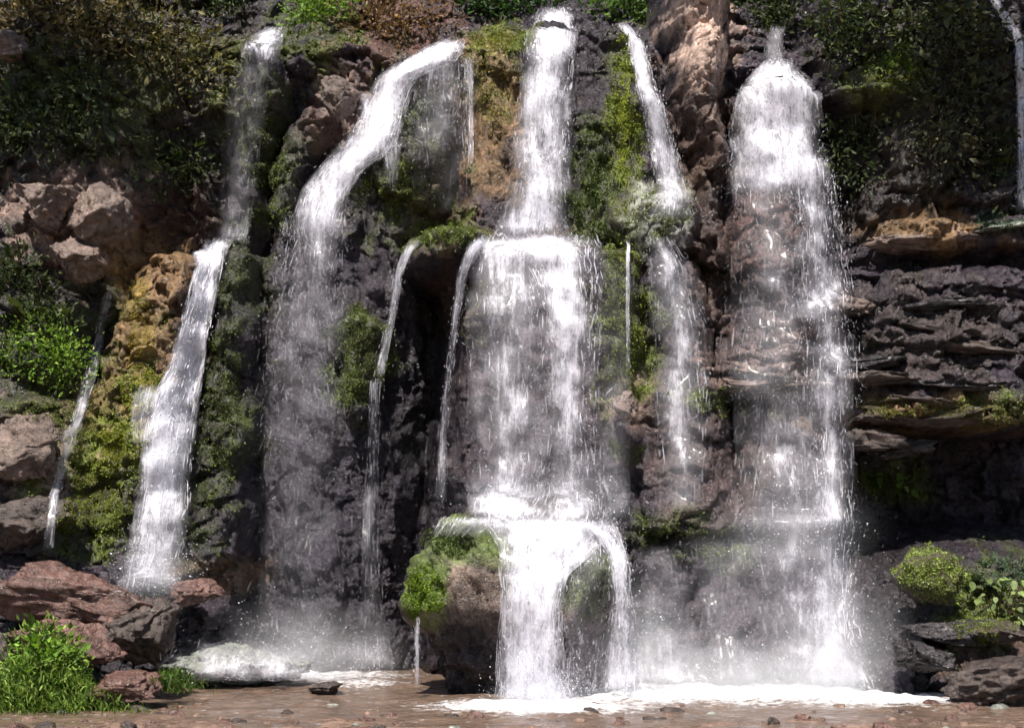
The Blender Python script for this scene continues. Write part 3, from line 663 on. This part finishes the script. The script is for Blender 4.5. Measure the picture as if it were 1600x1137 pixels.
w = fall("hooded white fall on the right spreading over a brown dome and ledge", 1290, 1060)
add_tier(w, "feeder", [(28,1208,1232,.35),(60,1198,1224,.4),(108,1190,1228,.5)], 60, drops=30, seed=61, alpha=.45)
add_tier(w, "upper_fall", [(92,1198,1228,.8),(106,1184,1246,.95),(125,1164,1264,.9),(150,1150,1278,.82),(200,1140,1290,.8),(250,1136,1296,.68),(305,1132,1302,.36)], 420, drops=600, seed=62, edge=.22)
add_tier(w, "right_leg", [(250,1228,1298,.85),(330,1238,1310,.75),(430,1244,1326,.62),(520,1246,1338,.55),(600,1240,1342,.52),(640,1242,1340,.55)], 240, drops=600, seed=63, edge=.48, spread=.035)
add_tier(w, "left_leg", [(245,1132,1245,.62),(300,1132,1250,.40),(360,1134,1265,.32),(450,1132,1280,.32),(540,1125,1290,.3),(632,1120,1300,.32)], 150, drops=500, seed=64, alpha=.45, edge=.5, spread=.03)
add_tier(w, "ledge_veil", [(606,1150,1330,.3),(640,1145,1335,.44),(720,1148,1338,.44),(790,1140,1342,.42),(835,1130,1345,.35)], 200, drops=300, seed=65, alpha=.35, edge=.5, spread=.03)
add_tier(w, "ledge_jet", [(590,1258,1334,.4),(625,1262,1332,.75),(680,1268,1332,.62),(740,1264,1334,.55),(830,1258,1336,.5)], 110, drops=150, seed=66, edge=.45)
add_tier(w, "lower_fall", [(800,1140,1345,.3),(850,1150,1345,.5),(920,1165,1348,.5),(1000,1185,1360,.6),(1078,1200,1395,1.0)], 180, drops=300, seed=67, alpha=.3, edge=.5)
add_tier(w, "lower_jet", [(800,1250,1342,.35),(850,1256,1340,.58),(940,1262,1342,.68),(1010,1262,1350,.85),(1078,1246,1376,1.15)], 140, drops=300, seed=69, edge=.48)
add_tier(w, "lower_veil", [(835,1030,1240,.3),(900,1035,1240,.28),(1000,1035,1240,.3),(1076,1030,1260,.6)], 120, drops=240, seed=68, alpha=.3, edge=.5)

w = fall("thin white thread of water at the right frame edge", 1596, 320)
add_tier(w, "trickle", [(-60,1520,1532,.8),(0,1545,1558,.8),(30,1564,1578,.8),(60,1584,1598,.8),(150,1588,1602,.7),(330,1588,1604,.6)], 140, drops=60, seed=71, edge=.2)

w = fall("slim fall trickling off the mossy knob left of the middle column", 580, 1035)
add_tier(w, "upper_trickle", [(375,640,662,.5),(395,628,642,.55),(430,616,628,.5),(500,606,618,.35),(590,584,600,.4)], 120, drops=80, seed=81, edge=.2)
add_tier(w, "lower_trickle", [(590,578,594,.9),(620,576,592,.5),(700,572,592,.3),(850,565,592,.25),(960,560,600,.25),(1050,540,622,.5)], 220, drops=160, seed=82, alpha=.5)

# ------------------------------------------------------------------ foliage
def leaf_cloud(C, nrm, size, tint, aspect=0.45, fold=0.25):
    """C (n,3) bases, nrm (n,3) directions the leaves point, size (n,), tint (n,3)"""
    n = len(C); r = rng.normal(size=(n, 3)); side = np.cross(nrm, r); side /= np.linalg.norm(side, axis=1)[:, None] + 1e-9
    up = np.cross(side, nrm)
    s = size[:, None]
    b = C; tip = C + nrm * s; l = C + nrm * s * 0.5 + side * s * aspect * 0.5 + up * s * fold * 0.5; rr_ = C + nrm * s * 0.5 - side * s * aspect * 0.5 + up * s * fold * 0.5
    V = np.stack([b, l, tip, rr_], 1).reshape(-1, 3)
    k = np.arange(n)[:, None] * 4
    F = np.concatenate([k + np.array([[0, 1, 2]]), k + np.array([[0, 2, 3]])], 0)
    return V, F, np.repeat(tint, 4, axis=0)
def unit(a): return a / (np.linalg.norm(a, axis=-1, keepdims=True) + 1e-9)
def tints(n, a, b, jit=0.25):
    t = rng.random((n, 1)); c = np.array(a) * (1 - t) + np.array(b) * t
    return np.clip(c * np.exp(rng.normal(0, jit, (n, 1))), 0.002, 0.6)
def tube_mesh(name, pts, r0, r1, k=5):
    pts = np.array(pts); n = len(pts); V = []
    for i in range(n):
        t = pts[min(i + 1, n - 1)] - pts[max(i - 1, 0)]; t /= np.linalg.norm(t) + 1e-9
        a = np.cross(t, [0.31, 0.95, 0.05]); a /= np.linalg.norm(a); b = np.cross(t, a); rr_ = r0 + (r1 - r0) * i / (n - 1)
        for q in range(k): V.append(pts[i] + rr_ * (a * math.cos(6.283 * q / k) + b * math.sin(6.283 * q / k)))
    F = [[i * k + q, i * k + (q + 1) % k, (i + 1) * k + (q + 1) % k, (i + 1) * k + q] for i in range(n - 1) for q in range(k)]
    return mesh_np(name, V, F)
G_DK = ((0.018, 0.030, 0.010), (0.05, 0.065, 0.02)); G_MD = ((0.035, 0.07, 0.014), (0.09, 0.15, 0.025)); G_LT = ((0.08, 0.16, 0.02), (0.20, 0.30, 0.05))
G_YL = ((0.13, 0.15, 0.025), (0.26, 0.26, 0.05)); G_DRY = ((0.09, 0.05, 0.03), (0.20, 0.12, 0.06)); G_OLV = ((0.045, 0.045, 0.018), (0.13, 0.11, 0.045))
def bush(name, label, cat, px, py, wpx, hpx, pal, n=1500, leaf=0.06, group=None, depth=0.5, Y=None, clumps=14, droop=0.0, stems=6, aspect=0.45):
    p = hit(px, py) if Y is None else np.array([*[float(q) for q in P(px, py, Y)]])
    if Y is not None: p = np.array([p[0], Y, p[1]])
    s = (p[1] + 16) / FPX; W, Hh = wpx * s / 2, hpx * s / 2
    root = p + np.array([0, 0.25, -Hh * 0.8]); e = empty(name, tuple(root), label, cat, group)
    cc = unit(rng.normal(size=(clumps, 3))) * rng.random((clumps, 1)) ** 0.4 * np.array([W, depth / 2, Hh]) * 0.85 + p
    which = rng.integers(0, clumps, n); sig = 0.36 * min(W, Hh) + 0.02
    C = cc[which] + rng.normal(0, 1, (n, 3)) * np.array([sig, sig * 0.7, sig * 0.75])
    d = unit(unit(C - cc[which]) * 0.8 + rng.normal(0, 0.5, (n, 3)) + np.array([0, -0.25, 0.35 - droop]))
    cj = np.exp(rng.normal(0, 0.3, (clumps, 1)))[which]
    V, F, T = leaf_cloud(C, d, leaf * 1.25 * rng.lognormal(-.1, .4, n), np.clip(tints(n, *pal) * cj, 0, .6), aspect)
    me = mesh_np("foliage", V, F, False); attr_col(me, T); obj("foliage", me, M_LEAF, e)
    for k in range(stems):
        q = cc[rng.integers(0, clumps)]; mid = (root + q) / 2 + rng.normal(0, 0.03, 3)
        obj("stem", tube_mesh("stem", [root, mid, q, q + (q - mid) * .5 + np.array([0, -.08, .05])], 0.016, 0.004), M_STEM, e)
    return e
def grass(name, label, px, py, wpx, hpx, pal, n=700, blade=0.3, Y=None, group=None, cat="grass"):
    p = hit(px, py) if Y is None else np.array([float(P(px, py, Y)[0]), Y, float(P(px, py, Y)[1])])
    s = (p[1] + 16) / FPX; W, Hh = wpx * s / 2, hpx * s / 2
    e = empty(name, tuple(p - np.array([0, 0, Hh])), label, cat, group)
    gxr = rng.normal(0, .55, n); B = p + np.stack([W * gxr, rng.normal(0, .16, n), -Hh + 1.5 * Hh * rng.random(n) ** 1.3 * np.exp(-gxr ** 2 * .9)], -1)
    d = unit(np.stack([rng.normal(0, 0.45, n), rng.normal(-0.3, 0.35, n), np.ones(n)], -1)); Ls = blade * rng.uniform(0.4, 1.1, n)
    side = unit(np.cross(d, rng.normal(size=(n, 3)))) * 0.007
    bend = np.stack([d[:, 0] * 0.8, d[:, 1] * 0.8 - 0.1, -0.45 * np.ones(n)], -1)
    m1 = B + d * (Ls * 0.55)[:, None]; tip = B + d * (Ls)[:, None] + bend * (Ls * 0.45)[:, None]
    V = np.stack([B - side, B + side, m1 + side, m1 - side, tip], 1).reshape(-1, 3); k = np.arange(n)[:, None] * 5
    F = np.concatenate([k + np.array([[0, 1, 2]]), k + np.array([[0, 2, 3]]), k + np.array([[3, 2, 4]])], 0)
    me = mesh_np("blades", V, F, False); attr_col(me, np.repeat(tints(n, *pal), 5, axis=0)); o = obj("blades", me, M_LEAF, e); o["kind"] = "stuff"
    return e
def leafy_plant(name, label, px, py, wpx, hpx, pal, n=26, leaf=0.2, Y=None, cat="plant"):
    """broad leaves one can pick apart: every leaf its own piece"""
    p = hit(px, py) if Y is None else np.array([float(P(px, py, Y)[0]), Y, float(P(px, py, Y)[1])])
    s = (p[1] + 16) / FPX; W, Hh = wpx * s / 2, hpx * s / 2
    p = p + np.array([0, -0.22, 0]); root = p + np.array([0, 0.3, -Hh]); e = empty(name, tuple(root), label, cat)
    for k in range(n):
        c = p + np.array([rng.uniform(-W, W) * .85, rng.uniform(-0.25, 0.1), rng.uniform(-Hh, Hh) * .85])
        ax = unit(np.array([(c - p)[0] * 1.2 + rng.normal(0, .15), -0.35 + rng.normal(0, .15), rng.normal(0.0, .25)])); sd = unit(np.cross(ax, [rng.normal(0, .2), -0.5, 1.0])); up = np.cross(sd, ax)
        L_ = leaf * rng.uniform(0.6, 1.15); V = []; m = 7
        for i in range(m):
            t = i / (m - 1); wd = 0.40 * L_ * math.sin(math.pi * min(1, t * 0.93 + 0.07)) ** 0.75
            cen = c + ax * L_ * (t - 0.4) - np.array([0, 0, 0.35 * L_ * t * t])
            for q in (-1, 0, 1): V.append(cen + sd * wd * q + up * (0.22 * wd * abs(q) + 0.03 * L_ * math.sin(t * 9) * abs(q)))
        F = [[i * 3 + q, i * 3 + q + 1, i * 3 + q + 4, i * 3 + q + 3] for i in range(m - 1) for q in (0, 1)]
        me = mesh_np("leaf", V, F); attr_col(me, np.repeat(tints(1, *pal, .4), len(V), axis=0)); lf = obj("leaf", me, M_LEAF, e)
        if k % 3 == 0:
            obj("stem", tube_mesh("stem", [root, (root + c) / 2 + np.array([0, -.03, .04]), c - ax * L_ * .4], 0.008, 0.004), M_STEM, e)
    return e
def hits(px, py):
    Ys = np.arange(-2.2, 5.5, 0.02)[:, None]; out = []
    for k in range(0, len(px), 2000):
        x, z = P(px[None, k:k + 2000], py[None, k:k + 2000], Ys); j = np.argmax(Ys >= surf(x, z), axis=0); c = np.arange(x.shape[1])
        out.append(np.stack([x[j, c], Ys[j, 0], z[j, c]], -1))
    return np.concatenate(out)
def moss_mat(name, label, px, py, wpx, hpx, pal, blade=0.024, thick=0.05, droop=0.5, dens=15000, rag=0.8):
    area = wpx * hpx * (17 / FPX) ** 2 * 0.8; n = int(area * dens) + 300; N0 = int(n * 1.9)
    a = rng.uniform(0, 6.283, N0); r_ = np.sqrt(rng.random(N0)) * 1.2; qx = px + r_ * np.cos(a) * wpx / 2; qy = py + r_ * np.sin(a) * hpx / 2
    keep = r_ + rag * fbm(qx * 0.035, qy * 0.022, 0.0, 4, int(px) % 50) < 0.98; qx, qy, r_ = qx[keep], qy[keep], r_[keep]; n = len(qx)
    C = hits(qx, qy); lump = np.clip(0.5 + 0.8 * fbm(C[:, 0] * 7, C[:, 1] * 7, C[:, 2] * 5, 3, 9), 0, 1.4)
    C[:, 1] -= rng.random(n) * thick * lump * np.clip(1.15 - r_, 0.1, 1)
    d = unit(np.stack([rng.normal(0, .45, n), -0.6 + rng.normal(0, .3, n), rng.normal(0.35 - droop, .4, n)], -1))
    T = np.clip(tints(n, *pal, 0.13) * (0.75 + 0.5 * lump)[:, None], 0, .6)
    V_, F_, T_ = leaf_cloud(C, d, blade * rng.uniform(.5, 1.3, n), T, 0.4)
    b = C.mean(0); me = mesh_np(name, V_ - b, F_, False); attr_col(me, T_); o = obj(name, me, M_MOSS, None, tuple(b)); tag(o, label, "moss")
    return o
# top of the cliff, left to right
TG = "scrub along the top of the cliff"
bush("shrub", "dry olive scrub mounded in the upper left corner", "shrub", 110, 40, 260, 150, ((0.06,0.05,0.025),(0.20,0.15,0.07)), 2600, .07, TG, 1.0)
bush("shrub", "dark scrub hanging down the upper left slope below the olive mound", "shrub", 90, 180, 260, 150, G_DK, 2400, .07, TG, .8, droop=.6)
bush("shrub", "brown olive bush between the upper left scrub and the dark slide", "shrub", 250, 110, 180, 200, G_OLV, 2000, .06, TG, .8, droop=.3)
bush("shrub", "shadowy bush over the pinkish rocks left of the dark slide", "shrub", 240, 250, 150, 120, G_DK, 1200, .06, TG, .5, droop=.6)
bush("shrub", "dark leafy bush above the crest of the left fall", "shrub", 370, 5, 180, 60, G_DK, 1200, .06, TG, .8)
bush("shrub", "fresh green bush just right of the left fall's crest", "shrub", 500, 20, 110, 90, G_LT, 1300, .05, TG, .6)
bush("shrub", "rust brown dry bush above the arching fall", "shrub", 605, 40, 190, 120, G_DRY, 2400, .05, TG, .8)
bush("shrub", "dark green bush behind the mossy shoulder of the middle pillar", "shrub", 790, 8, 190, 70, ((0.015,0.035,0.010),(0.04,0.085,0.02)), 1800, .06, TG, .6)
bush("shrub", "green bush behind the top of the middle pillar's right rib", "shrub", 965, 8, 150, 70, G_MD, 1800, .05, TG, .6)
bush("shrub", "deep shaded bush above the feeder of the hooded right fall", "shrub", 1230, 10, 160, 90, G_DK, 1500, .06, TG, .8)
bush("shrub", "dark scrub right of the hooded fall's crest", "shrub", 1340, 40, 150, 130, G_DK, 1800, .06, TG, .8)
bush("shrub", "dim olive scrub hanging in the upper right corner", "shrub", 1480, 90, 180, 240, ((0.02,0.028,0.012),(0.07,0.075,0.03)), 3000, .06, TG, .8, droop=.5)
bush("shrub", "straggly scrub on the shaded wall below the upper right corner", "shrub", 1470, 230, 150, 120, ((0.025,0.03,0.015),(0.09,0.085,0.045)), 1300, .055, TG, .5, droop=.6)
bush("shrub", "thin dark scrub beside the right frame's thread of water", "shrub", 1560, 260, 70, 200, G_DK, 900, .055, TG, .5, droop=.5)
bush("shrub", "dark hanging greenery on the wall right of the hooded fall", "shrub", 1350, 250, 110, 200, G_DK, 1100, .05, TG, .3, droop=1.0)
moss_mat("moss_cushion", "bright green moss cushion perched over the dark hollow upper right", 1395, 95, 80, 50, G_LT, droop=0.1)
moss_mat("moss_cushion", "brownish moss apron hanging under the bright upper right cushion", 1400, 125, 100, 40, G_YL, droop=1.2)
# left side
bush("shrub", "bright lime green shrub on the left beside the thin trickle", "shrub", 70, 555, 150, 110, G_LT, 2600, .038, None, .5)
bush("shrub", "dark green shrub above the lime one at the left frame edge", "shrub", 22, 445, 110, 95, G_DK, 1100, .055, None, .5)
bush("shrub", "dim leafy sprig in the dark gap under the pink rocks", "shrub", 60, 500, 130, 50, G_DK, 600, .05, None, .3)
moss_mat("moss_cushion", "yellow green moss hump on the ridge between trickle and left fall", 175, 690, 90, 70, ((0.16,0.19,0.02),(0.36,0.38,0.06)), droop=0.1)
moss_mat("moss_cushion", "olive moss hump lower down the ridge beside the trickle's foot", 140, 790, 110, 110, ((0.08,0.10,0.018),(0.20,0.22,0.04)), droop=.7)
grass("grass_tuft", "lush green grass tuft in the lower left corner", 55, 1055, 230, 120, ((0.05,0.12,0.015),(0.22,0.30,0.06)), 5200, .10, -1.45)
grass("grass_tuft", "small green tuft at the waterline right of the orange red rock", 265, 1060, 80, 40, G_MD, 500, .12, -1.0)
bush("plant", "low leafy plant creeping over the lower left grass", "plant", 70, 1020, 160, 70, G_LT, 1800, .05, -1.35, .4)
# middle
moss_mat("moss_cushion", "pale green moss cushion capping the knob left of the middle column", 700, 366, 100, 34, ((0.11,0.15,0.05),(0.26,0.31,0.12)), droop=0.1)
moss_mat("moss_cushion", "yellow green moss strip on top of the pillar's left shoulder", 790, 60, 100, 30, G_YL, droop=0.1)
moss_mat("moss_curtain", "long yellow green moss curtain beside the pillar's narrow right fall", 975, 190, 34, 280, ((0.13,0.16,0.016),(0.29,0.33,0.045)), droop=1.3)
moss_mat("moss_curtain", "dark moss curtain in the groove of the middle pillar", 928, 270, 50, 160, ((0.02,0.035,0.008),(0.05,0.07,0.018)), droop=1.3)
moss_mat("moss_curtain", "olive moss curtain on the lower column right of the white fall", 975, 490, 60, 210, ((0.08,0.095,0.02),(0.20,0.22,0.055)), droop=1.3)
moss_mat("moss_curtain", "dark olive moss bulge between the broad veil and the knob's trickle", 560, 560, 80, 150, ((0.035,0.045,0.015),(0.12,0.13,0.05)), droop=.9)
moss_mat("moss_curtain", "dark green moss beside the right edge of the bright left fall", 350, 650, 60, 180, ((0.03,0.04,0.015),(0.10,0.11,0.05)), droop=.8)
moss_mat("moss_curtain", "olive moss patch below the arching fall on the dome", 640, 300, 90, 70, ((0.05,0.055,0.015),(0.13,0.13,0.04)), droop=.9)
moss_mat("moss_cushion", "bright green moss tuft hanging from the boulder's left flank", 662, 925, 56, 80, ((0.08,0.14,0.012),(0.19,0.27,0.03)), droop=.8)
moss_mat("moss_cushion", "dark green moss mat over the boulder's upper left shoulder", 715, 845, 100, 50, ((0.03,0.05,0.012),(0.11,0.15,0.05)), droop=0.1)
moss_mat("moss_cushion", "grey green moss patch on the boulder's wet right face", 910, 900, 90, 80, ((0.06,0.08,0.04),(0.19,0.22,0.12)), droop=.6)
moss_mat("moss_cushion", "grey green moss along the lip of the hooded fall's ledge", 1195, 622, 170, 34, ((0.06,0.09,0.04),(0.17,0.21,0.10)), droop=.5)
moss_mat("moss_cushion", "olive moss band on the low ledge right of the boulder", 1085, 850, 150, 46, ((0.06,0.07,0.025),(0.16,0.18,0.07)), droop=.5)
# right side
leafy_plant("broadleaf_plant", "small broad-leaved sprig under the layered rocks right of the falls", 1385, 755, 80, 36, G_LT, 16, .10)
leafy_plant("broadleaf_plant", "dusty green leafy plant at the right frame edge above the brown slab", 1560, 940, 110, 90, ((0.07,0.11,0.03),(0.20,0.24,0.08)), 70, .085)
moss_mat("moss_cushion", "straw green moss along the rim of the layered right rocks", 1490, 640, 190, 26, ((0.11,0.11,0.035),(0.27,0.25,0.10)), droop=0.1)

moss_mat("moss_mat", "yellow moss skin on the ochre ridge above the trickle's bend", 225, 600, 130, 60, ((0.13,0.15,0.02),(0.28,0.31,0.05)), droop=.6)
moss_mat("moss_mat", "mustard moss streak down the face of the tan ridge rock", 215, 520, 40, 150, ((0.13,0.10,0.015),(0.25,0.19,0.03)), .025, .03, 1.0, 5000)
moss_mat("moss_mat", "green moss on the low hump under the lime shrub", 90, 640, 130, 40, ((0.06,0.08,0.02),(0.16,0.18,0.05)))
moss_mat("moss_mat", "straw coloured moss drape on the pillar shoulder's brown face", 770, 150, 60, 150, ((0.12,0.09,0.03),(0.24,0.18,0.06)), .03, .04, 1.2, 5000)
moss_mat("moss_mat", "mossy fleck on the dark rock left of the arching fall", 420, 230, 50, 130, ((0.04,0.05,0.015),(0.12,0.13,0.05)), .03, .04, .9, 5000)
moss_mat("moss_mat", "pale moss tuft where the pillar's narrow fall splashes", 1035, 330, 80, 60, ((0.12,0.14,0.07),(0.30,0.32,0.18)), .03, .05, .4)
moss_mat("moss_mat", "green moss face on the rock beside the lower right leafy clump", 1540, 965, 110, 70, ((0.10,0.13,0.03),(0.26,0.29,0.08)))
moss_mat("moss_mat", "green moss on the thin layers just right of the hooded fall's ledge", 1385, 640, 90, 34, ((0.13,0.13,0.04),(0.28,0.26,0.09)), droop=.3)
moss_mat("moss_mat", "bright lime moss coat on the squarish lower right block", 1457, 893, 125, 90, ((0.15,0.21,0.04),(0.38,0.44,0.14)), .024, .04, .3, 20000, .3)
moss_mat("moss_mat", "teal moss at the right frame edge on the upper shelf", 1565, 345, 90, 36, ((0.05,0.09,0.06),(0.14,0.20,0.14)), droop=.3)
moss_mat("moss_mat", "bright moss smear under the layered rocks beside the leafy sprig", 1380, 760, 80, 44, ((0.10,0.15,0.02),(0.26,0.32,0.06)))
moss_mat("moss_mat", "bluish green moss on the stone behind the right edge plant", 1570, 890, 90, 60, ((0.05,0.09,0.05),(0.14,0.20,0.12)))
# ------------------------------------------------------------------ short moss pile on the rock
wv = (mossw ** 1.3).ravel(); inside = (PXg.ravel() > -60) & (PXg.ravel() < 1660) & (PYg.ravel() > -60) & (PYg.ravel() < 1110); wv = wv * inside
n = 60000; idx = rng.choice(len(wv), n, p=wv / wv.sum()); C = V_ = np.stack([VX, H, VZ], -1).reshape(-1, 3)[idx] + rng.normal(0, 0.012, (n, 3))
ti = mosst.ravel()[idx][:, None]; T = (np.array([0.04, 0.062, 0.016]) * (1 - ti) + np.array([0.16, 0.20, 0.03]) * ti) * np.exp(rng.normal(0, .25, (n, 1)))
d = unit(np.stack([rng.normal(0, .5, n), -0.7 + rng.normal(0, .3, n), rng.normal(-0.3, .6, n)], -1))
Vm, Fm, Tm = leaf_cloud(C, d, rng.uniform(0.015, 0.04, n), np.clip(T, 0, .5), 0.5)
me = mesh_np("moss", Vm, Fm, False); attr_col(me, Tm); mo = obj("moss", me, M_MOSS)
tag(mo, "short green moss pile coating the damp rock of the cliff", "moss", kind="stuff")

# ------------------------------------------------------------------ spray hanging where the falls strike
def mist_material():
    m, nt, out = new_mat("spray_mist")
    tc = N(nt, "ShaderNodeTexCoord").outputs["Object"]
    ln = N(nt, "ShaderNodeVectorMath", operation='LENGTH'); nt.links.new(tc, ln.inputs[0])
    oi = N(nt, "ShaderNodeObjectInfo"); sc_ = N(nt, "ShaderNodeSeparateColor"); nt.links.new(oi.outputs["Color"], sc_.inputs[0])
    f = math_n(nt, 'MULTIPLY', math_n(nt, 'POWER', math_n(nt, 'MAXIMUM', math_n(nt, 'SUBTRACT', 1.0, ln.outputs["Value"]), 0.0), 2.2), sc_.outputs[0])
    nz = noise(nt, tc, 1.6, 3, 0.6)
    den = math_n(nt, 'MULTIPLY', math_n(nt, 'MULTIPLY', f, nz), MIST_D)
    pv = N(nt, "ShaderNodeVolumePrincipled"); pv.inputs["Color"].default_value = (0.95, 0.96, 0.98, 1); pv.inputs["Anisotropy"].default_value = 0.2
    nt.links.new(den, pv.inputs["Density"]); nt.links.new(pv.outputs[0], out.inputs["Volume"]); return m
MIST_D = 3.8
M_MIST = mist_material(); iv, ifc = ico(3); mist_me = mesh_np("mist", iv, ifc); mist_me.materials.append(M_MIST)
for px, py, Y, rx, ry, rz, dn, lb in [(1000,1040,-0.25,.75,.55,1.15,1.1,"white spray rising between the boulder and the right falls"),(1310,1050,0.0,1.1,.6,1.2,1.0,"soft spray at the foot of the hooded right fall"),
      (470,1035,1.0,1.5,.6,.85,.8,"grey spray at the foot of the broad dark veil"),(850,795,0.0,1.1,.5,.6,.7,"bright spray where the middle fall hits the boulder"),(240,900,0.35,.6,.4,.6,.8,"spray at the foot of the bright left fall"),
      (1230,830,0.4,1.2,.5,.75,.42,"thin spray over the low ledge of the right falls"),(1170,1078,-0.2,1.9,.55,.7,1.8,"low spray along the foam line right of the boulder"),(850,1095,-1.0,.65,.35,.45,.9,"spray where the boulder cascade meets the pool")]:
    o = bpy.data.objects.new("mist", mist_me); COL.objects.link(o); x, z = P(px, py, Y); o.location = (float(x), Y, float(z)); o.scale = (rx, ry, rz); o.color = (dn, dn, dn, 1)
    tag(o, lb, "mist", "spray clouds at the foot of the falls", "stuff")
    n = int(1900 * dn); q = np.clip(rng.normal(0, .33, (n, 3)), -.9, .9) * np.array([rx, ry, rz])
    tet = np.array([[1, 1, 1], [1, -1, -1], [-1, 1, -1], [-1, -1, 1]]) * 0.6; sz = rng.lognormal(math.log(0.0035), .45, (n, 1, 1))
    V_ = ((q[:, None, :] + tet[None] * sz) / np.array([rx, ry, rz])).reshape(-1, 3); k = np.arange(n)[:, None] * 4
    F_ = np.concatenate([k + np.array([f_]) for f_ in ([0, 1, 2], [0, 3, 1], [0, 2, 3], [1, 3, 2])], 0); me = mesh_np("spray_drops", V_, F_); attr_f(me, np.full(len(V_), .8), "dens")
    sd = bpy.data.objects.new("spray_drops", me); COL.objects.link(sd); me.materials.append(M_STRAND); sd.parent = o; sd["kind"] = "stuff"

# ------------------------------------------------------------------ unseen trees added on the brow to shade the upper corners
def tree(label, root, crown, rad, n, leaf, pal):
    root, crown = np.array(root), np.array(crown); e = empty("shade_tree", tuple(root), label, "tree", "unseen trees added for shade")
    mid = (root + crown) / 2 + np.array([0, 0.3, 0.5]); tr = obj("trunk", tube_mesh("trunk", [root + np.array([0, .3, -.6]), root, mid, crown], 0.16, 0.05, 8), M_STEM, e)
    cl = 26; cc = unit(rng.normal(size=(cl, 3))) * rng.random((cl, 1)) ** .45 * np.array(rad) * .9 + crown
    for q in cc[:9]:
        obj("branch", tube_mesh("branch", [mid, (mid + q) / 2 + rng.normal(0, .1, 3), q], 0.045, 0.012), M_STEM, e)
    w = rng.integers(0, cl, n); C = cc[w] + rng.normal(0, .24, (n, 3)); d = unit(rng.normal(size=(n, 3)) + np.array([0, 0, .3]))
    V_, F_, T_ = leaf_cloud(C, d, leaf * rng.uniform(.6, 1.3, n), tints(n, *pal)); me = mesh_np("crown", V_, F_, False); attr_col(me, T_); obj("crown", me, M_LEAF, e)
tree("unseen leafy tree added to shade the upper right corner", (5.8, 5.0, 9.0), (4.6, -0.5, 10.2), (1.1, .8, .8), 2600, .16, G_MD)
tree("unseen leafy tree added to shade the upper left corner", (-6.0, 5.0, 9.0), (-5.1, 0.1, 10.0), (1.7, .9, .8), 1900, .16, G_MD)
